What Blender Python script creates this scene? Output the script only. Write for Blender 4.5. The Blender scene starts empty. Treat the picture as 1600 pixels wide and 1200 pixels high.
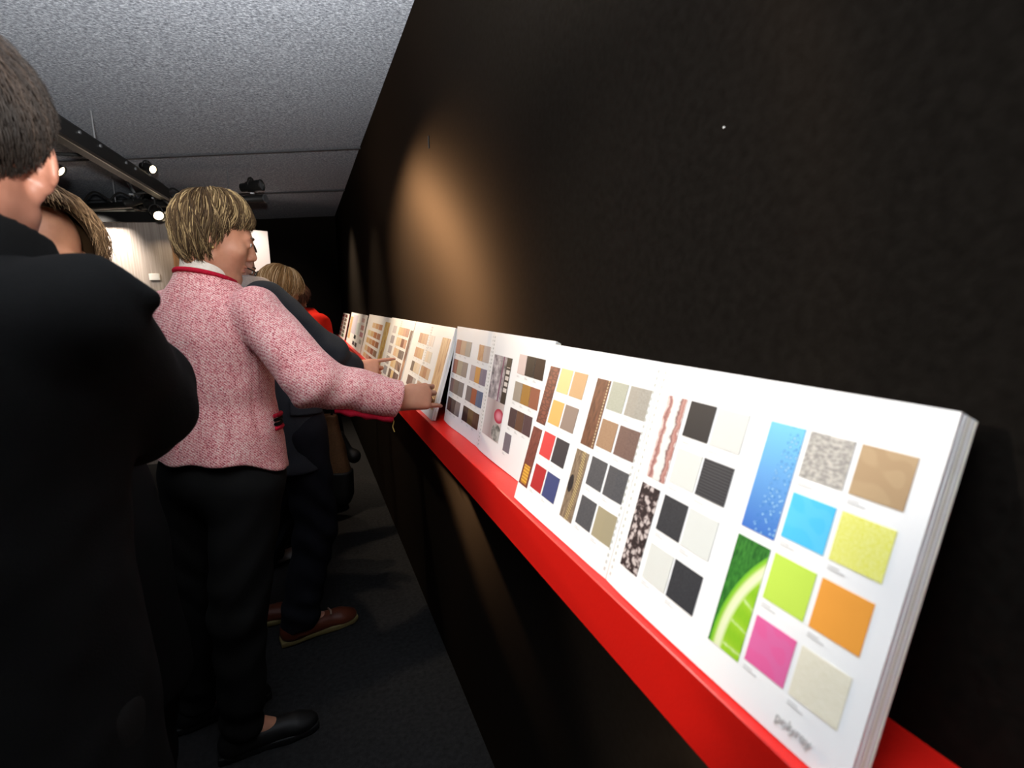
import bpy, math, random
import numpy as np
from mathutils import Vector, Matrix

random.seed(7)
RNG = np.random.default_rng(7)
C = bpy.context.scene.collection
SC = bpy.context.scene

# ------------------------------------------------------------------ camera, world, lights, exposure
CAM_Z = 1.42
cam_d = bpy.data.cameras.new('camera')
cam = bpy.data.objects.new('camera', cam_d)
C.objects.link(cam)
right = Vector((0.92706, -0.37434, -0.02066))
up = Vector((0.08066, 0.14539, 0.98609))
back = Vector((-0.36613, -0.91582, 0.16494))
m = Matrix((right, up, back)).transposed().to_4x4()
m.translation = Vector((0, 0, CAM_Z))
cam.matrix_world = m
cam_d.sensor_width = 36
cam_d.lens = 18
cam_d.clip_start = 0.05
cam_d.dof.use_dof = True
cam_d.dof.focus_distance = 1.7
cam_d.dof.aperture_fstop = 5.0
SC.camera = cam

SC.view_settings.view_transform = 'Standard'
SC.view_settings.look = 'None'
SC.view_settings.gamma = 1
SC.view_settings.use_curve_mapping = False
SC.view_settings.exposure = 0.0

world = bpy.data.worlds.new('world')
SC.world = world
world.use_nodes = True
world.node_tree.nodes['Background'].inputs[0].default_value = (0.8, 0.9, 1.0, 1)
world.node_tree.nodes['Background'].inputs[1].default_value = 0.004


def spot(name, loc, target, power, col, angle, blend=0.6, radius=0.03):
    l = bpy.data.lights.new(name, 'SPOT')
    l.energy = power
    l.color = col
    l.spot_size = math.radians(angle)
    l.spot_blend = blend
    l.shadow_soft_size = radius
    o = bpy.data.objects.new(name, l)
    C.objects.link(o)
    o.location = loc
    o.rotation_euler = (Vector(target) - Vector(loc)).to_track_quat('-Z', 'Y').to_euler()
    return o


WARM = (1.0, 0.70, 0.44)
# flash bounced off the ceiling over the photographer
spot('flash_bounce', (0.04, -0.30, 1.56), (-0.26, 0.42, 2.42), 1450, (1.0, 0.975, 0.935), 108, 1.0, 0.06)
# lights on shelf and wall: a shelf spot, the others added
spot('added_pipe_spot', (-0.38, 4.50, 2.06), (0.42, 0.85, 1.15), 330, (1.0, 0.72, 0.46), 29, 1.0, 0.035)  # added lamp, unseen; lights the near books and streaks the wall
spot('shelf_spot', (-0.98, 1.45, 2.12), (0.37, 0.42, 1.14), 112, (1.0, 0.90, 0.78), 44, 1.0, 0.04)
spot('book_fill_two', (-0.16, 2.25, 2.34), (0.38, 2.2, 1.15), 62, (1.0, 0.80, 0.58), 60, 1.0, 0.03)  # added overhead to brighten the far catalogues, like the next two
spot('book_fill_three', (-0.16, 3.30, 2.34), (0.38, 3.3, 1.15), 70, (1.0, 0.78, 0.56), 60, 1.0, 0.03)
spot('book_fill_four', (-0.16, 4.70, 2.32), (0.38, 4.75, 1.15), 170, (1.0, 0.80, 0.60), 84, 1.0, 0.03)
# spots washing the lit stand wall at the far left
spot('stand_spot_one', (-1.55, 5.05, 2.18), (-1.62, 5.62, 1.55), 60, (1.0, 0.90, 0.78), 105, 0.7, 0.03)
spot('stand_spot_two', (-0.98, 5.10, 2.18), (-0.97, 5.40, 1.5), 22, (1.0, 0.78, 0.52), 90, 0.7, 0.03)

spot('panel_fill', (-0.28, 5.00, 2.25), (-0.42, 5.70, 1.75), 45, (1.0, 0.88, 0.80), 70, 0.8, 0.03)  # added to brighten the white panel of the stand

# ------------------------------------------------------------------ helpers


def lin(r, g, b, k=1.0):
    def f(c):
        c = c / 255.0
        return c / 12.92 if c <= 0.04045 else ((c + 0.055) / 1.055) ** 2.4
    return (f(r) * k, f(g) * k, f(b) * k, 1.0)


MATS = {}


def mat(name, col, rough=0.6, metal=0.0, spec=0.5, emit=None, estr=0.0, sheen=0.0, coat=0.0):
    if name in MATS:
        return MATS[name]
    mt = bpy.data.materials.new(name)
    mt.use_nodes = True
    b = mt.node_tree.nodes['Principled BSDF']
    if len(col) == 3:
        col = (*col, 1)
    b.inputs['Base Color'].default_value = col
    b.inputs['Roughness'].default_value = rough
    b.inputs['Metallic'].default_value = metal
    b.inputs['Specular IOR Level'].default_value = spec
    if sheen:
        b.inputs['Sheen Weight'].default_value = sheen
    if coat:
        b.inputs['Coat Weight'].default_value = coat
    if emit:
        b.inputs['Emission Color'].default_value = (*emit[:3], 1)
        b.inputs['Emission Strength'].default_value = estr
    MATS[name] = mt
    return mt


class NT:
    """tiny wrapper for building node trees"""

    def __init__(self, mt):
        self.t = mt.node_tree
        self.b = self.t.nodes['Principled BSDF']

    def n(self, typ, **kw):
        nd = self.t.nodes.new(typ)
        for k, v in kw.items():
            if k.startswith('i_'):
                key = k[2:].replace('_', ' ')
                nd.inputs[int(key) if key.isdigit() else key].default_value = v
            else:
                setattr(nd, k, v)
        return nd

    def l(self, a, b):
        self.t.links.new(a, b)

    def coord(self, out='Object', scale=(1, 1, 1), rot=(0, 0, 0)):
        tc = self.n('ShaderNodeTexCoord')
        mp = self.n('ShaderNodeMapping')
        mp.inputs['Scale'].default_value = scale
        mp.inputs['Rotation'].default_value = rot
        self.l(tc.outputs[out], mp.inputs[0])
        return mp.outputs[0]

    def noise(self, vec, scale, detail=3, rough=0.55):
        nd = self.n('ShaderNodeTexNoise')
        nd.inputs['Scale'].default_value = scale
        nd.inputs['Detail'].default_value = detail
        nd.inputs['Roughness'].default_value = rough
        if vec is not None:
            self.l(vec, nd.inputs['Vector'])
        return nd.outputs[0]

    def ramp(self, fac, stops, interp='LINEAR'):
        r = self.n('ShaderNodeValToRGB')
        r.color_ramp.interpolation = interp
        els = r.color_ramp.elements
        while len(els) > 1:
            els.remove(els[-1])
        els[0].position = stops[0][0]
        els[0].color = stops[0][1] if len(stops[0][1]) == 4 else (*stops[0][1], 1)
        for p, c in stops[1:]:
            e = els.new(p)
            e.color = c if len(c) == 4 else (*c, 1)
        self.l(fac, r.inputs[0])
        return r.outputs[0]

    def math(self, op, a, b=None, c=None):
        nd = self.n('ShaderNodeMath', operation=op)
        for i, v in enumerate((a, b, c)):
            if v is None:
                continue
            if isinstance(v, (int, float)):
                nd.inputs[i].default_value = v
            else:
                self.l(v, nd.inputs[i])
        return nd.outputs[0]

    def mix(self, fac, a, b, mode='MIX'):
        nd = self.n('ShaderNodeMix', data_type='RGBA', blend_type=mode)
        for i, v in ((0, fac), (6, a), (7, b)):
            if isinstance(v, (int, float)):
                nd.inputs[i].default_value = v
            elif isinstance(v, tuple):
                nd.inputs[i].default_value = v if len(v) == 4 else (*v, 1)
            else:
                self.l(v, nd.inputs[i])
        return nd.outputs[2]

    def color(self, c):
        self.l(c, self.b.inputs['Base Color'])

    def bump(self, h, strength=0.3, dist=0.01):
        nd = self.n('ShaderNodeBump')
        nd.inputs['Strength'].default_value = strength
        nd.inputs['Distance'].default_value = dist
        self.l(h, nd.inputs['Height'])
        self.l(nd.outputs[0], self.b.inputs['Normal'])


def mesh_np(name, v, faces, m=None, parent=None, loc=None, smooth=True, attrs=None):
    """mesh object from numpy arrays; faces is (n,k) or a list of such arrays"""
    v = np.asarray(v, dtype=np.float32)
    if not isinstance(faces, (list, tuple)):
        faces = [faces]
    faces = [np.asarray(f, dtype=np.int32) for f in faces if len(f)]
    me = bpy.data.meshes.new(name)
    me.vertices.add(len(v))
    me.vertices.foreach_set('co', v.ravel())
    idx = np.concatenate([f.ravel() for f in faces])
    tot = np.concatenate([np.full(len(f), f.shape[1], np.int32) for f in faces])
    me.loops.add(len(idx))
    me.loops.foreach_set('vertex_index', idx)
    me.polygons.add(len(tot))
    st = np.zeros(len(tot), np.int32)
    st[1:] = np.cumsum(tot)[:-1]
    me.polygons.foreach_set('loop_start', st)
    me.polygons.foreach_set('loop_total', tot)
    me.update(calc_edges=True)
    me.validate()
    me.polygons.foreach_set('use_smooth', np.full(len(me.polygons), bool(smooth)))
    if attrs:
        for k, a in attrs.items():
            at = me.attributes.new(k, 'FLOAT', 'POINT')
            at.data.foreach_set('value', np.asarray(a, np.float32))
    o = bpy.data.objects.new(name, me)
    if m:
        me.materials.append(m)
    C.objects.link(o)
    if parent:
        o.parent = parent
    if loc is not None:
        o.location = loc
    return o


class MB:
    """collects boxes, tubes, lathes; built as ONE mesh object"""

    def __init__(self):
        self.v = []
        self.q = []
        self.t = []
        self.n = 0

    def add(self, v, q=None, t=None):
        v = np.asarray(v, float).reshape(-1, 3)
        if q is not None and len(q):
            self.q.append(np.asarray(q, int) + self.n)
        if t is not None and len(t):
            self.t.append(np.asarray(t, int) + self.n)
        self.v.append(v)
        self.n += len(v)
        return self

    def box(self, c, s, rot=None, bev=0.0):
        c = np.asarray(c, float)
        s = np.asarray(s, float) / 2
        if bev > 0:
            b = min(bev, s.min() * 0.9)
            vs = []
            for ax in range(3):
                for sg in (-1, 1):
                    o1, o2 = (ax + 1) % 3, (ax + 2) % 3
                    for a, bb in ((-1, -1), (1, -1), (1, 1), (-1, 1)):
                        p = np.zeros(3)
                        p[ax] = sg * s[ax]
                        p[o1] = a * (s[o1] - b)
                        p[o2] = bb * (s[o2] - b)
                        vs.append(p)
            vs = np.array(vs)
            # convex hull through bmesh keeps this short
            import bmesh
            bm = bmesh.new()
            for p in vs:
                bm.verts.new(p)
            r = bmesh.ops.convex_hull(bm, input=bm.verts)
            bmesh.ops.dissolve_limit(bm, angle_limit=0.01, verts=bm.verts, edges=bm.edges)
            bmesh.ops.triangulate(bm, faces=[f for f in bm.faces if len(f.verts) > 4])
            bm.verts.index_update()
            vv = np.array([x.co[:] for x in bm.verts])
            qq = [[x.index for x in f.verts] for f in bm.faces if len(f.verts) == 4]
            tt = [[x.index for x in f.verts] for f in bm.faces if len(f.verts) == 3]
            bm.free()
        else:
            vv = np.array([[x, y, z] for x in (-1, 1) for y in (-1, 1) for z in (-1, 1)]) * s
            qq = [[0, 1, 3, 2], [4, 6, 7, 5], [0, 4, 5, 1], [2, 3, 7, 6], [0, 2, 6, 4], [1, 5, 7, 3]]
            tt = []
        if rot is not None:
            vv = vv @ np.asarray(rot, float).T
        return self.add(vv + c, qq, tt)

    def tube(self, pts, r, seg=8, caps=True):
        pts = np.asarray(pts, float)
        n = len(pts)
        r = np.full(n, r, float) if np.isscalar(r) else np.asarray(r, float)
        tan = np.gradient(pts, axis=0)
        tan /= np.linalg.norm(tan, axis=1, keepdims=True) + 1e-12
        ref = np.array([0, 0, 1.0]) if abs(tan[0][2]) < 0.9 else np.array([1.0, 0, 0])
        vs = []
        for i in range(n):
            a = np.cross(tan[i], ref)
            a /= np.linalg.norm(a) + 1e-12
            b = np.cross(tan[i], a)
            ref = np.cross(a, tan[i])
            for k in range(seg):
                t = 2 * math.pi * k / seg
                vs.append(pts[i] + r[i] * (a * math.cos(t) + b * math.sin(t)))
        q = []
        for i in range(n - 1):
            for k in range(seg):
                k2 = (k + 1) % seg
                q.append([i * seg + k, i * seg + k2, (i + 1) * seg + k2, (i + 1) * seg + k])
        t = []
        if caps:
            c0 = len(vs)
            vs.append(pts[0])
            vs.append(pts[-1])
            for k in range(seg):
                k2 = (k + 1) % seg
                t.append([c0, k2, k])
                t.append([c0 + 1, (n - 1) * seg + k, (n - 1) * seg + k2])
        return self.add(vs, q, t)

    def build(self, name, m, parent=None, loc=None, smooth=False):
        v = np.concatenate(self.v)
        f = []
        if self.q:
            f.append(np.concatenate(self.q))
        if self.t:
            f.append(np.concatenate(self.t))
        return mesh_np(name, v, f, m, parent, loc, smooth)


def thing(name, label, cat, loc=(0, 0, 0), group=None, rot=None):
    o = bpy.data.objects.new(name, None)
    C.objects.link(o)
    o.empty_display_size = 0.1
    o.location = loc
    if rot is not None:
        o.rotation_euler = rot
    o['label'] = label
    o['category'] = cat
    if group:
        o['group'] = group
    return o


def tag(o, label=None, cat=None, group=None, kind=None):
    if label:
        o['label'] = label
    if cat:
        o['category'] = cat
    if group:
        o['group'] = group
    if kind:
        o['kind'] = kind
    return o


# ------------------------------------------------------------------ signed distance modelling


def A(*x):
    return np.array(x, np.float32)


def smin(a, b, k):
    h = np.clip(0.5 + 0.5 * (b - a) / k, 0, 1)
    return b + (a - b) * h - k * h * (1 - h)


def smax(a, b, k):
    return -smin(-a, -b, k)


def cone(P, a, b, ra, rb):
    a = A(*a)
    b = A(*b)
    ab = b - a
    t = np.clip(((P - a) @ ab) / max(float(ab @ ab), 1e-9), 0, 1)
    return np.linalg.norm(P - a - t[:, None] * ab, axis=1) - (ra + (rb - ra) * t)


def ell(P, c, r, M=None):
    q = P - A(*c)
    if M is not None:
        q = q @ M
    r = A(*r)
    k0 = np.linalg.norm(q / r, axis=1)
    k1 = np.linalg.norm(q / (r * r), axis=1)
    return k0 * (k0 - 1) / np.maximum(k1, 1e-6)


def union(P, prims, k):
    d = None
    for p in prims:
        e = cone(P, *p)
        d = e if d is None else smin(d, e, k)
    return d


def group(P, c, R, fn):
    """evaluate fn only close to the bounding sphere"""
    dist = np.linalg.norm(P - A(*c), axis=1) - R
    out = np.maximum(dist, 0.02) + 0.02
    mk = dist < 0.05
    if mk.any():
        out[mk] = fn(P[mk])
    return out


def sdf_mesh(fn, lo, hi, h):
    """surface nets over a sparsely evaluated grid"""
    lo = np.asarray(lo, float)
    hi = np.asarray(hi, float)
    Bk = 8
    nb = np.ceil((hi - lo) / (h * Bk)).astype(int)
    cg = [lo[i] + (np.arange(nb[i]) * Bk + (Bk - 1) / 2) * h for i in range(3)]
    CX, CY, CZ = np.meshgrid(*cg, indexing='ij')
    cc = np.stack([CX, CY, CZ], -1).reshape(-1, 3).astype(np.float32)
    dc = np.concatenate([fn(cc[i:i + 200000]) for i in range(0, len(cc), 200000)])
    near = np.abs(dc) < h * Bk * 0.87 * 1.7 + 0.008
    vals = np.empty((nb[0], nb[1], nb[2], Bk, Bk, Bk), np.float32)
    vf = vals.reshape(-1, Bk, Bk, Bk)
    vf[:] = np.where(dc < 0, -1, 1)[:, None, None, None]
    off = (np.stack(np.meshgrid(*[np.arange(Bk)] * 3, indexing='ij'), -1).reshape(-1, 3) - (Bk - 1) / 2) * h
    off = off.astype(np.float32)
    idx = np.nonzero(near)[0]
    for s in range(0, len(idx), 800):
        ii = idx[s:s + 800]
        pp = (cc[ii][:, None, :] + off[None]).reshape(-1, 3)
        vf[ii] = fn(pp).reshape(-1, Bk, Bk, Bk)
    V = vals.transpose(0, 3, 1, 4, 2, 5).reshape(nb[0] * Bk, nb[1] * Bk, nb[2] * Bk)
    V = np.pad(V, 1, constant_values=1.0)
    lo = lo - h
    ins = V < 0
    s = [slice(None, -1), slice(1, None)]
    cnt = np.zeros(tuple(np.array(V.shape) - 1), np.int8)
    for i in (0, 1):
        for j in (0, 1):
            for k in (0, 1):
                cnt += ins[s[i], s[j], s[k]]
    cells = np.argwhere((cnt > 0) & (cnt < 8))
    num = -np.ones(cnt.shape, np.int32)
    num[cells[:, 0], cells[:, 1], cells[:, 2]] = np.arange(len(cells))
    cv = {}
    for i in (0, 1):
        for j in (0, 1):
            for k in (0, 1):
                cv[(i, j, k)] = V[cells[:, 0] + i, cells[:, 1] + j, cells[:, 2] + k]
    acc = np.zeros((len(cells), 3))
    n = np.zeros(len(cells))
    for ax in range(3):
        o1, o2 = (ax + 1) % 3, (ax + 2) % 3
        for a in (0, 1):
            for b in (0, 1):
                k0 = [0, 0, 0]
                k0[o1] = a
                k0[o2] = b
                k1 = list(k0)
                k1[ax] = 1
                v0, v1 = cv[tuple(k0)], cv[tuple(k1)]
                mk = (v0 < 0) != (v1 < 0)
                t = np.where(mk, v0 / np.where(mk, v0 - v1, 1), 0)
                p = np.array(k0, float)[None].repeat(len(cells), 0)
                p[:, ax] += t
                acc[mk] += p[mk]
                n[mk] += 1
    pos = lo + (cells + acc / n[:, None]) * h
    quads = []
    for ax in range(3):
        o1, o2 = (ax + 1) % 3, (ax + 2) % 3
        sa = [slice(None)] * 3
        sb = [slice(None)] * 3
        sa[ax] = slice(None, -1)
        sb[ax] = slice(1, None)
        ch = ins[tuple(sa)] != ins[tuple(sb)]
        e = np.argwhere(ch)
        e = e[(e[:, o1] > 0) & (e[:, o2] > 0) & (e[:, o1] < V.shape[o1] - 1) & (e[:, o2] < V.shape[o2] - 1)]
        sg = ins[e[:, 0], e[:, 1], e[:, 2]]

        def cell(a, b):
            c = e.copy()
            c[:, o1] -= a
            c[:, o2] -= b
            return num[c[:, 0], c[:, 1], c[:, 2]]
        q = np.stack([cell(1, 1), cell(0, 1), cell(0, 0), cell(1, 0)], 1)
        q[~sg] = q[~sg][:, ::-1]
        quads.append(q)
    Q = np.concatenate(quads)
    Q = Q[(Q >= 0).all(1)]
    return pos, Q


def relax(v, q, it=1, lam=0.5):
    v = v.copy()
    e = np.concatenate([q[:, [0, 1]], q[:, [1, 2]], q[:, [2, 3]], q[:, [3, 0]]])
    for _ in range(it):
        s = np.zeros_like(v)
        c = np.zeros(len(v))
        for a, b in ((0, 1), (1, 0)):
            for ax in range(3):
                s[:, ax] += np.bincount(e[:, a], v[e[:, b], ax], len(v))
            c += np.bincount(e[:, a], minlength=len(v))
        v += lam * (s / np.maximum(c, 1)[:, None] - v)
    return v


def sdf_obj(name, fn, lo, hi, h, m, parent, base, it=1):
    v, q = sdf_mesh(fn, lo, hi, h)
    v = relax(v, q, it)
    return mesh_np(name, v - np.asarray(base), q, m, parent)


def frame(yaw, pitch=0.0, roll=0.0):
    """columns right, forward, up; yaw turns +Y towards +X, pitch looks down, degrees"""
    y, p, r = [math.radians(a) for a in (yaw, pitch, roll)]
    f = np.array([math.sin(y) * math.cos(p), math.cos(y) * math.cos(p), -math.sin(p)])
    rt = np.array([math.cos(y), -math.sin(y), 0.0])
    u = np.cross(rt, f)
    rt2 = rt * math.cos(r) + u * math.sin(r)
    u2 = np.cross(rt2, f)
    return np.stack([rt2, f, u2], 1).astype(np.float32)


def loft(P, M, o, secs, pw=2.3):
    """stack of ellipses along local z. secs rows: z, cx, cy, a, b"""
    q = (P - A(*o)) @ M
    S = np.array(sorted(secs))
    zz = np.linspace(S[0, 0], S[-1, 0], 120)
    cols = []
    for i in range(1, 5):
        y = np.interp(zz, S[:, 0], S[:, i])
        ker = np.hanning(13)
        ker /= ker.sum()
        y = np.convolve(np.pad(y, 6, mode='edge'), ker, 'valid')
        cols.append(np.interp(q[:, 2], zz, y))
    cx, cy, a, b = cols
    x = np.abs(q[:, 0] - cx) / a
    y = np.abs(q[:, 1] - cy) / b
    rad = (x ** pw + y ** pw + 1e-9) ** (1 / pw)
    d = (rad - 1) * np.minimum(a, b)
    return smax(d, np.maximum(q[:, 2] - S[-1, 0], S[0, 0] - q[:, 2]), 0.008)


def wob(P, s, ph=0.0):
    x, y, z = P[:, 0] * s, P[:, 1] * s, P[:, 2] * s
    return (np.sin(x + 1.7 * np.sin(0.8 * z + ph) + ph) * np.sin(0.9 * y + 1.3 * np.sin(0.7 * x - ph))
            + 0.6 * np.sin(1.1 * z + 1.9 * np.sin(0.9 * y + ph) + 2 * ph)) / 1.6


def cutplane(P, d, o, n, k=0.004):
    n = A(*n)
    n = n / np.linalg.norm(n)
    return smax(d, (P - A(*o)) @ n, k)


# head in its own frame: x right, y forward, z up, origin mid head
def head_sdf(P, c, M, s=1.0, open_mouth=0.0, fem=True):
    q = ((P - A(*c)) @ M) / s
    d = ell(q, (0, -0.014, 0.036), (0.074, 0.094, 0.085))
    d = smin(d, ell(q, (0, 0.028, -0.030), (0.058, 0.064, 0.086)), 0.03)
    jw = 0.020 if fem else 0.018
    for sx in (-1, 1):
        d = smin(d, cone(q, (sx * (0.050 if fem else 0.046), 0.0, -0.062), (sx * 0.012, 0.066, -0.102), jw, 0.017), 0.022)
        d = smin(d, ell(q, (sx * 0.040, 0.056, -0.024), (0.022, 0.024, 0.020)), 0.02)
    d = smin(d, ell(q, (0, 0.073, -0.101), (0.018, 0.019, 0.016)), 0.016)
    d = smin(d, ell(q, (0, 0.076, 0.020), (0.048, 0.014, 0.012)), 0.018)
    for sx in (-1, 1):
        d = smax(d, -ell(q, (sx * 0.031, 0.103, 0.002), (0.018, 0.020, 0.012)), 0.012)
        d = smin(d, ell(q, (sx * 0.031, 0.078, 0.002), (0.0135, 0.0125, 0.0115)), 0.004)
    d = smin(d, cone(q, (0, 0.088, 0.012), (0, 0.1065, -0.026), 0.0085, 0.0115), 0.013)
    for sx in (-1, 1):
        d = smin(d, ell(q, (sx * 0.0115, 0.098, -0.034), (0.0075, 0.010, 0.007)), 0.006)
        d = smax(d, -ell(q, (sx * 0.006, 0.104, -0.041), (0.0035, 0.005, 0.004)), 0.002)
    d = smin(d, ell(q, (0, 0.088, -0.060), (0.022, 0.012, 0.0065)), 0.006)
    d = smin(d, ell(q, (0, 0.086, -0.073), (0.018, 0.012, 0.0070)), 0.006)
    d = smax(d, -ell(q, (0, 0.101, -0.0665), (0.024, 0.016, 0.0016 + open_mouth)), 0.0025)
    for sx in (-1, 1):
        Me = frame(sx * -22, 12)
        e = ell(q, (sx * 0.078, -0.012, -0.008), (0.0072, 0.017, 0.0275), Me)
        e = smax(e, -ell(q, (sx * 0.087, -0.008, -0.006), (0.006, 0.010, 0.018), Me), 0.004)
        e = smin(e, ell(q, (sx * 0.074, -0.006, -0.031), (0.006, 0.008, 0.009)), 0.006)
        e = smin(e, ell(q, (sx * 0.068, -0.014, -0.010), (0.009, 0.010, 0.018)), 0.003)
        e = smin(e, ell(q, (sx * 0.064, -0.004, -0.034), (0.009, 0.012, 0.016)), 0.003)
        d = smin(d, e, 0.005)
    return d * s


FING = [  # x of knuckle, lengths, radius
    (0.028, (0.046, 0.027, 0.021), 0.0088),
    (0.009, (0.050, 0.031, 0.022), 0.0090),
    (-0.010, (0.047, 0.029, 0.021), 0.0086),
    (-0.028, (0.037, 0.022, 0.018), 0.0078)]


def hand_prims(w, Y, Z, curls, thumb=(0.5, 0.3), side=1, s=1.0):
    """w wrist, Y finger direction, Z back of hand; side 1 = right hand"""
    Y = np.asarray(Y, float)
    Y /= np.linalg.norm(Y)
    Z = np.asarray(Z, float)
    Z -= Y * (Z @ Y)
    Z /= np.linalg.norm(Z)
    X = np.cross(Z, Y) * side
    w = np.asarray(w, float)
    fr = np.stack([X, Y, Z])
    L = lambda x, y, z: w + np.array([x, y, z]) * s @ fr
    palm, fing = [], []
    tips = {}
    for i, (x, ln, r) in enumerate(FING):
        ky = 0.092 - 0.006 * abs(i - 1)
        palm.append((L(x * 0.55, 0.0, 0), L(x, ky, 0.0), 0.0165 * s, 0.0125 * s))
        p = np.array([x, ky, 0.0])
        a = 0.0
        rr = r
        chain = [L(*p)]
        for j in range(3):
            a += math.radians(curls[i][j])
            sp = (1.5 - i) * 0.05
            p2 = p + ln[j] * np.array([sp * math.cos(a), math.cos(a), -math.sin(a)])
            fing.append((i, L(*p), L(*p2), rr * s, rr * 0.9 * s))
            rr *= 0.9
            p = p2
            chain.append(L(*p))
        tips[i] = chain
    palm.append((L(0.016, 0.012, -0.006), L(0.030, 0.045, -0.012), 0.017 * s, 0.015 * s))
    t0 = np.array([0.030, 0.040, -0.012])
    d1 = np.array([math.sin(thumb[0]), math.cos(thumb[0]), -0.45])
    d1 /= np.linalg.norm(d1)
    t1 = t0 + d1 * 0.042
    d2 = np.array([math.sin(thumb[0] - thumb[1]), math.cos(thumb[0] - thumb[1]), -0.5])
    d2 /= np.linalg.norm(d2)
    t2 = t1 + d2 * 0.030
    fing.append((4, L(*t0), L(*t1), 0.0125 * s, 0.0105 * s))
    fing.append((4, L(*t1), L(*t2), 0.0105 * s, 0.0085 * s))
    tips[4] = [L(*t0), L(*t1), L(*t2)]
    return dict(palm=palm, fing=fing, c=L(0, 0.09, -0.02), tips=tips, fr=fr, w=w)


def hand_sdf(P, H):
    def fn(p):
        d = union(p, H['palm'], 0.014)
        for i in range(5):
            f = None
            for (k, a, b, ra, rb) in H['fing']:
                if k == i:
                    e = cone(p, a, b, ra, rb)
                    f = e if f is None else smin(f, e, 0.004)
            d = smin(d, f, 0.005)
        return d
    return group(P, H['c'], 0.17, fn)


RELAXED = [(25, 30, 20)] * 4


class Person:
    def __init__(self, J):
        self.J = J

    def body_fn(self):
        J = self.J
        fem = J.get('fem', True)
        nr = 0.048 if fem else 0.052
        Mh, hc, hs = J['Mh'], np.asarray(J['head'], float), J.get('hs', 1.0)
        Mt = J['Mt']
        n0 = hc + Mh @ np.array([0, -0.022, -0.055]) * hs
        nb = np.asarray(J['neck'], float)
        pel = np.asarray(J['pelvis'], float)
        chest = nb * 0.72 + pel * 0.28

        def fn(P):
            d = group(P, hc, 0.16, lambda p: head_sdf(p, hc, Mh, hs, J.get('mouth', 0.0), fem))
            d = smin(d, cone(P, n0, nb, nr, nr * 1.08), 0.02)
            d = smin(d, ell(P, chest, (0.135, 0.085, 0.18), Mt), 0.04)
            d = smin(d, ell(P, nb * 0.35 + pel * 0.65, (0.115, 0.08, 0.15), Mt), 0.05)
            d = smin(d, ell(P, pel, (0.14, 0.095, 0.11), Mt), 0.05)
            for s in ('R', 'L'):
                sh, el, wr = J['sh' + s], J['el' + s], J['wr' + s]
                d = smin(d, union(P, [(sh, el, 0.046, 0.036), (el, wr, 0.036, 0.024 if fem else 0.028)], 0.01), 0.025)
                d = smin(d, hand_sdf(P, J['hand' + s]), 0.014)
                hp, kn, an, to = J['hip' + s], J['kn' + s], J['an' + s], J['toe' + s]
                d = smin(d, union(P, [(hp, kn, 0.075, 0.05), (kn, an, 0.05, 0.034), (an, to, 0.032, 0.022)], 0.02), 0.03)
            return d
        return fn

    def bounds(self):
        J = self.J
        pts = [J[k] for k in J if isinstance(J[k], (tuple, list, np.ndarray)) and np.shape(J[k]) == (3,)]
        pts += [J['handR']['c'], J['handL']['c']]
        pts = np.array(pts)
        return pts.min(0) - 0.14, pts.max(0) + 0.16


def ray_yaw(v):
    return math.degrees(math.atan2(v[0], v[1]))


# ---------------------------------------------------------------- hair


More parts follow.
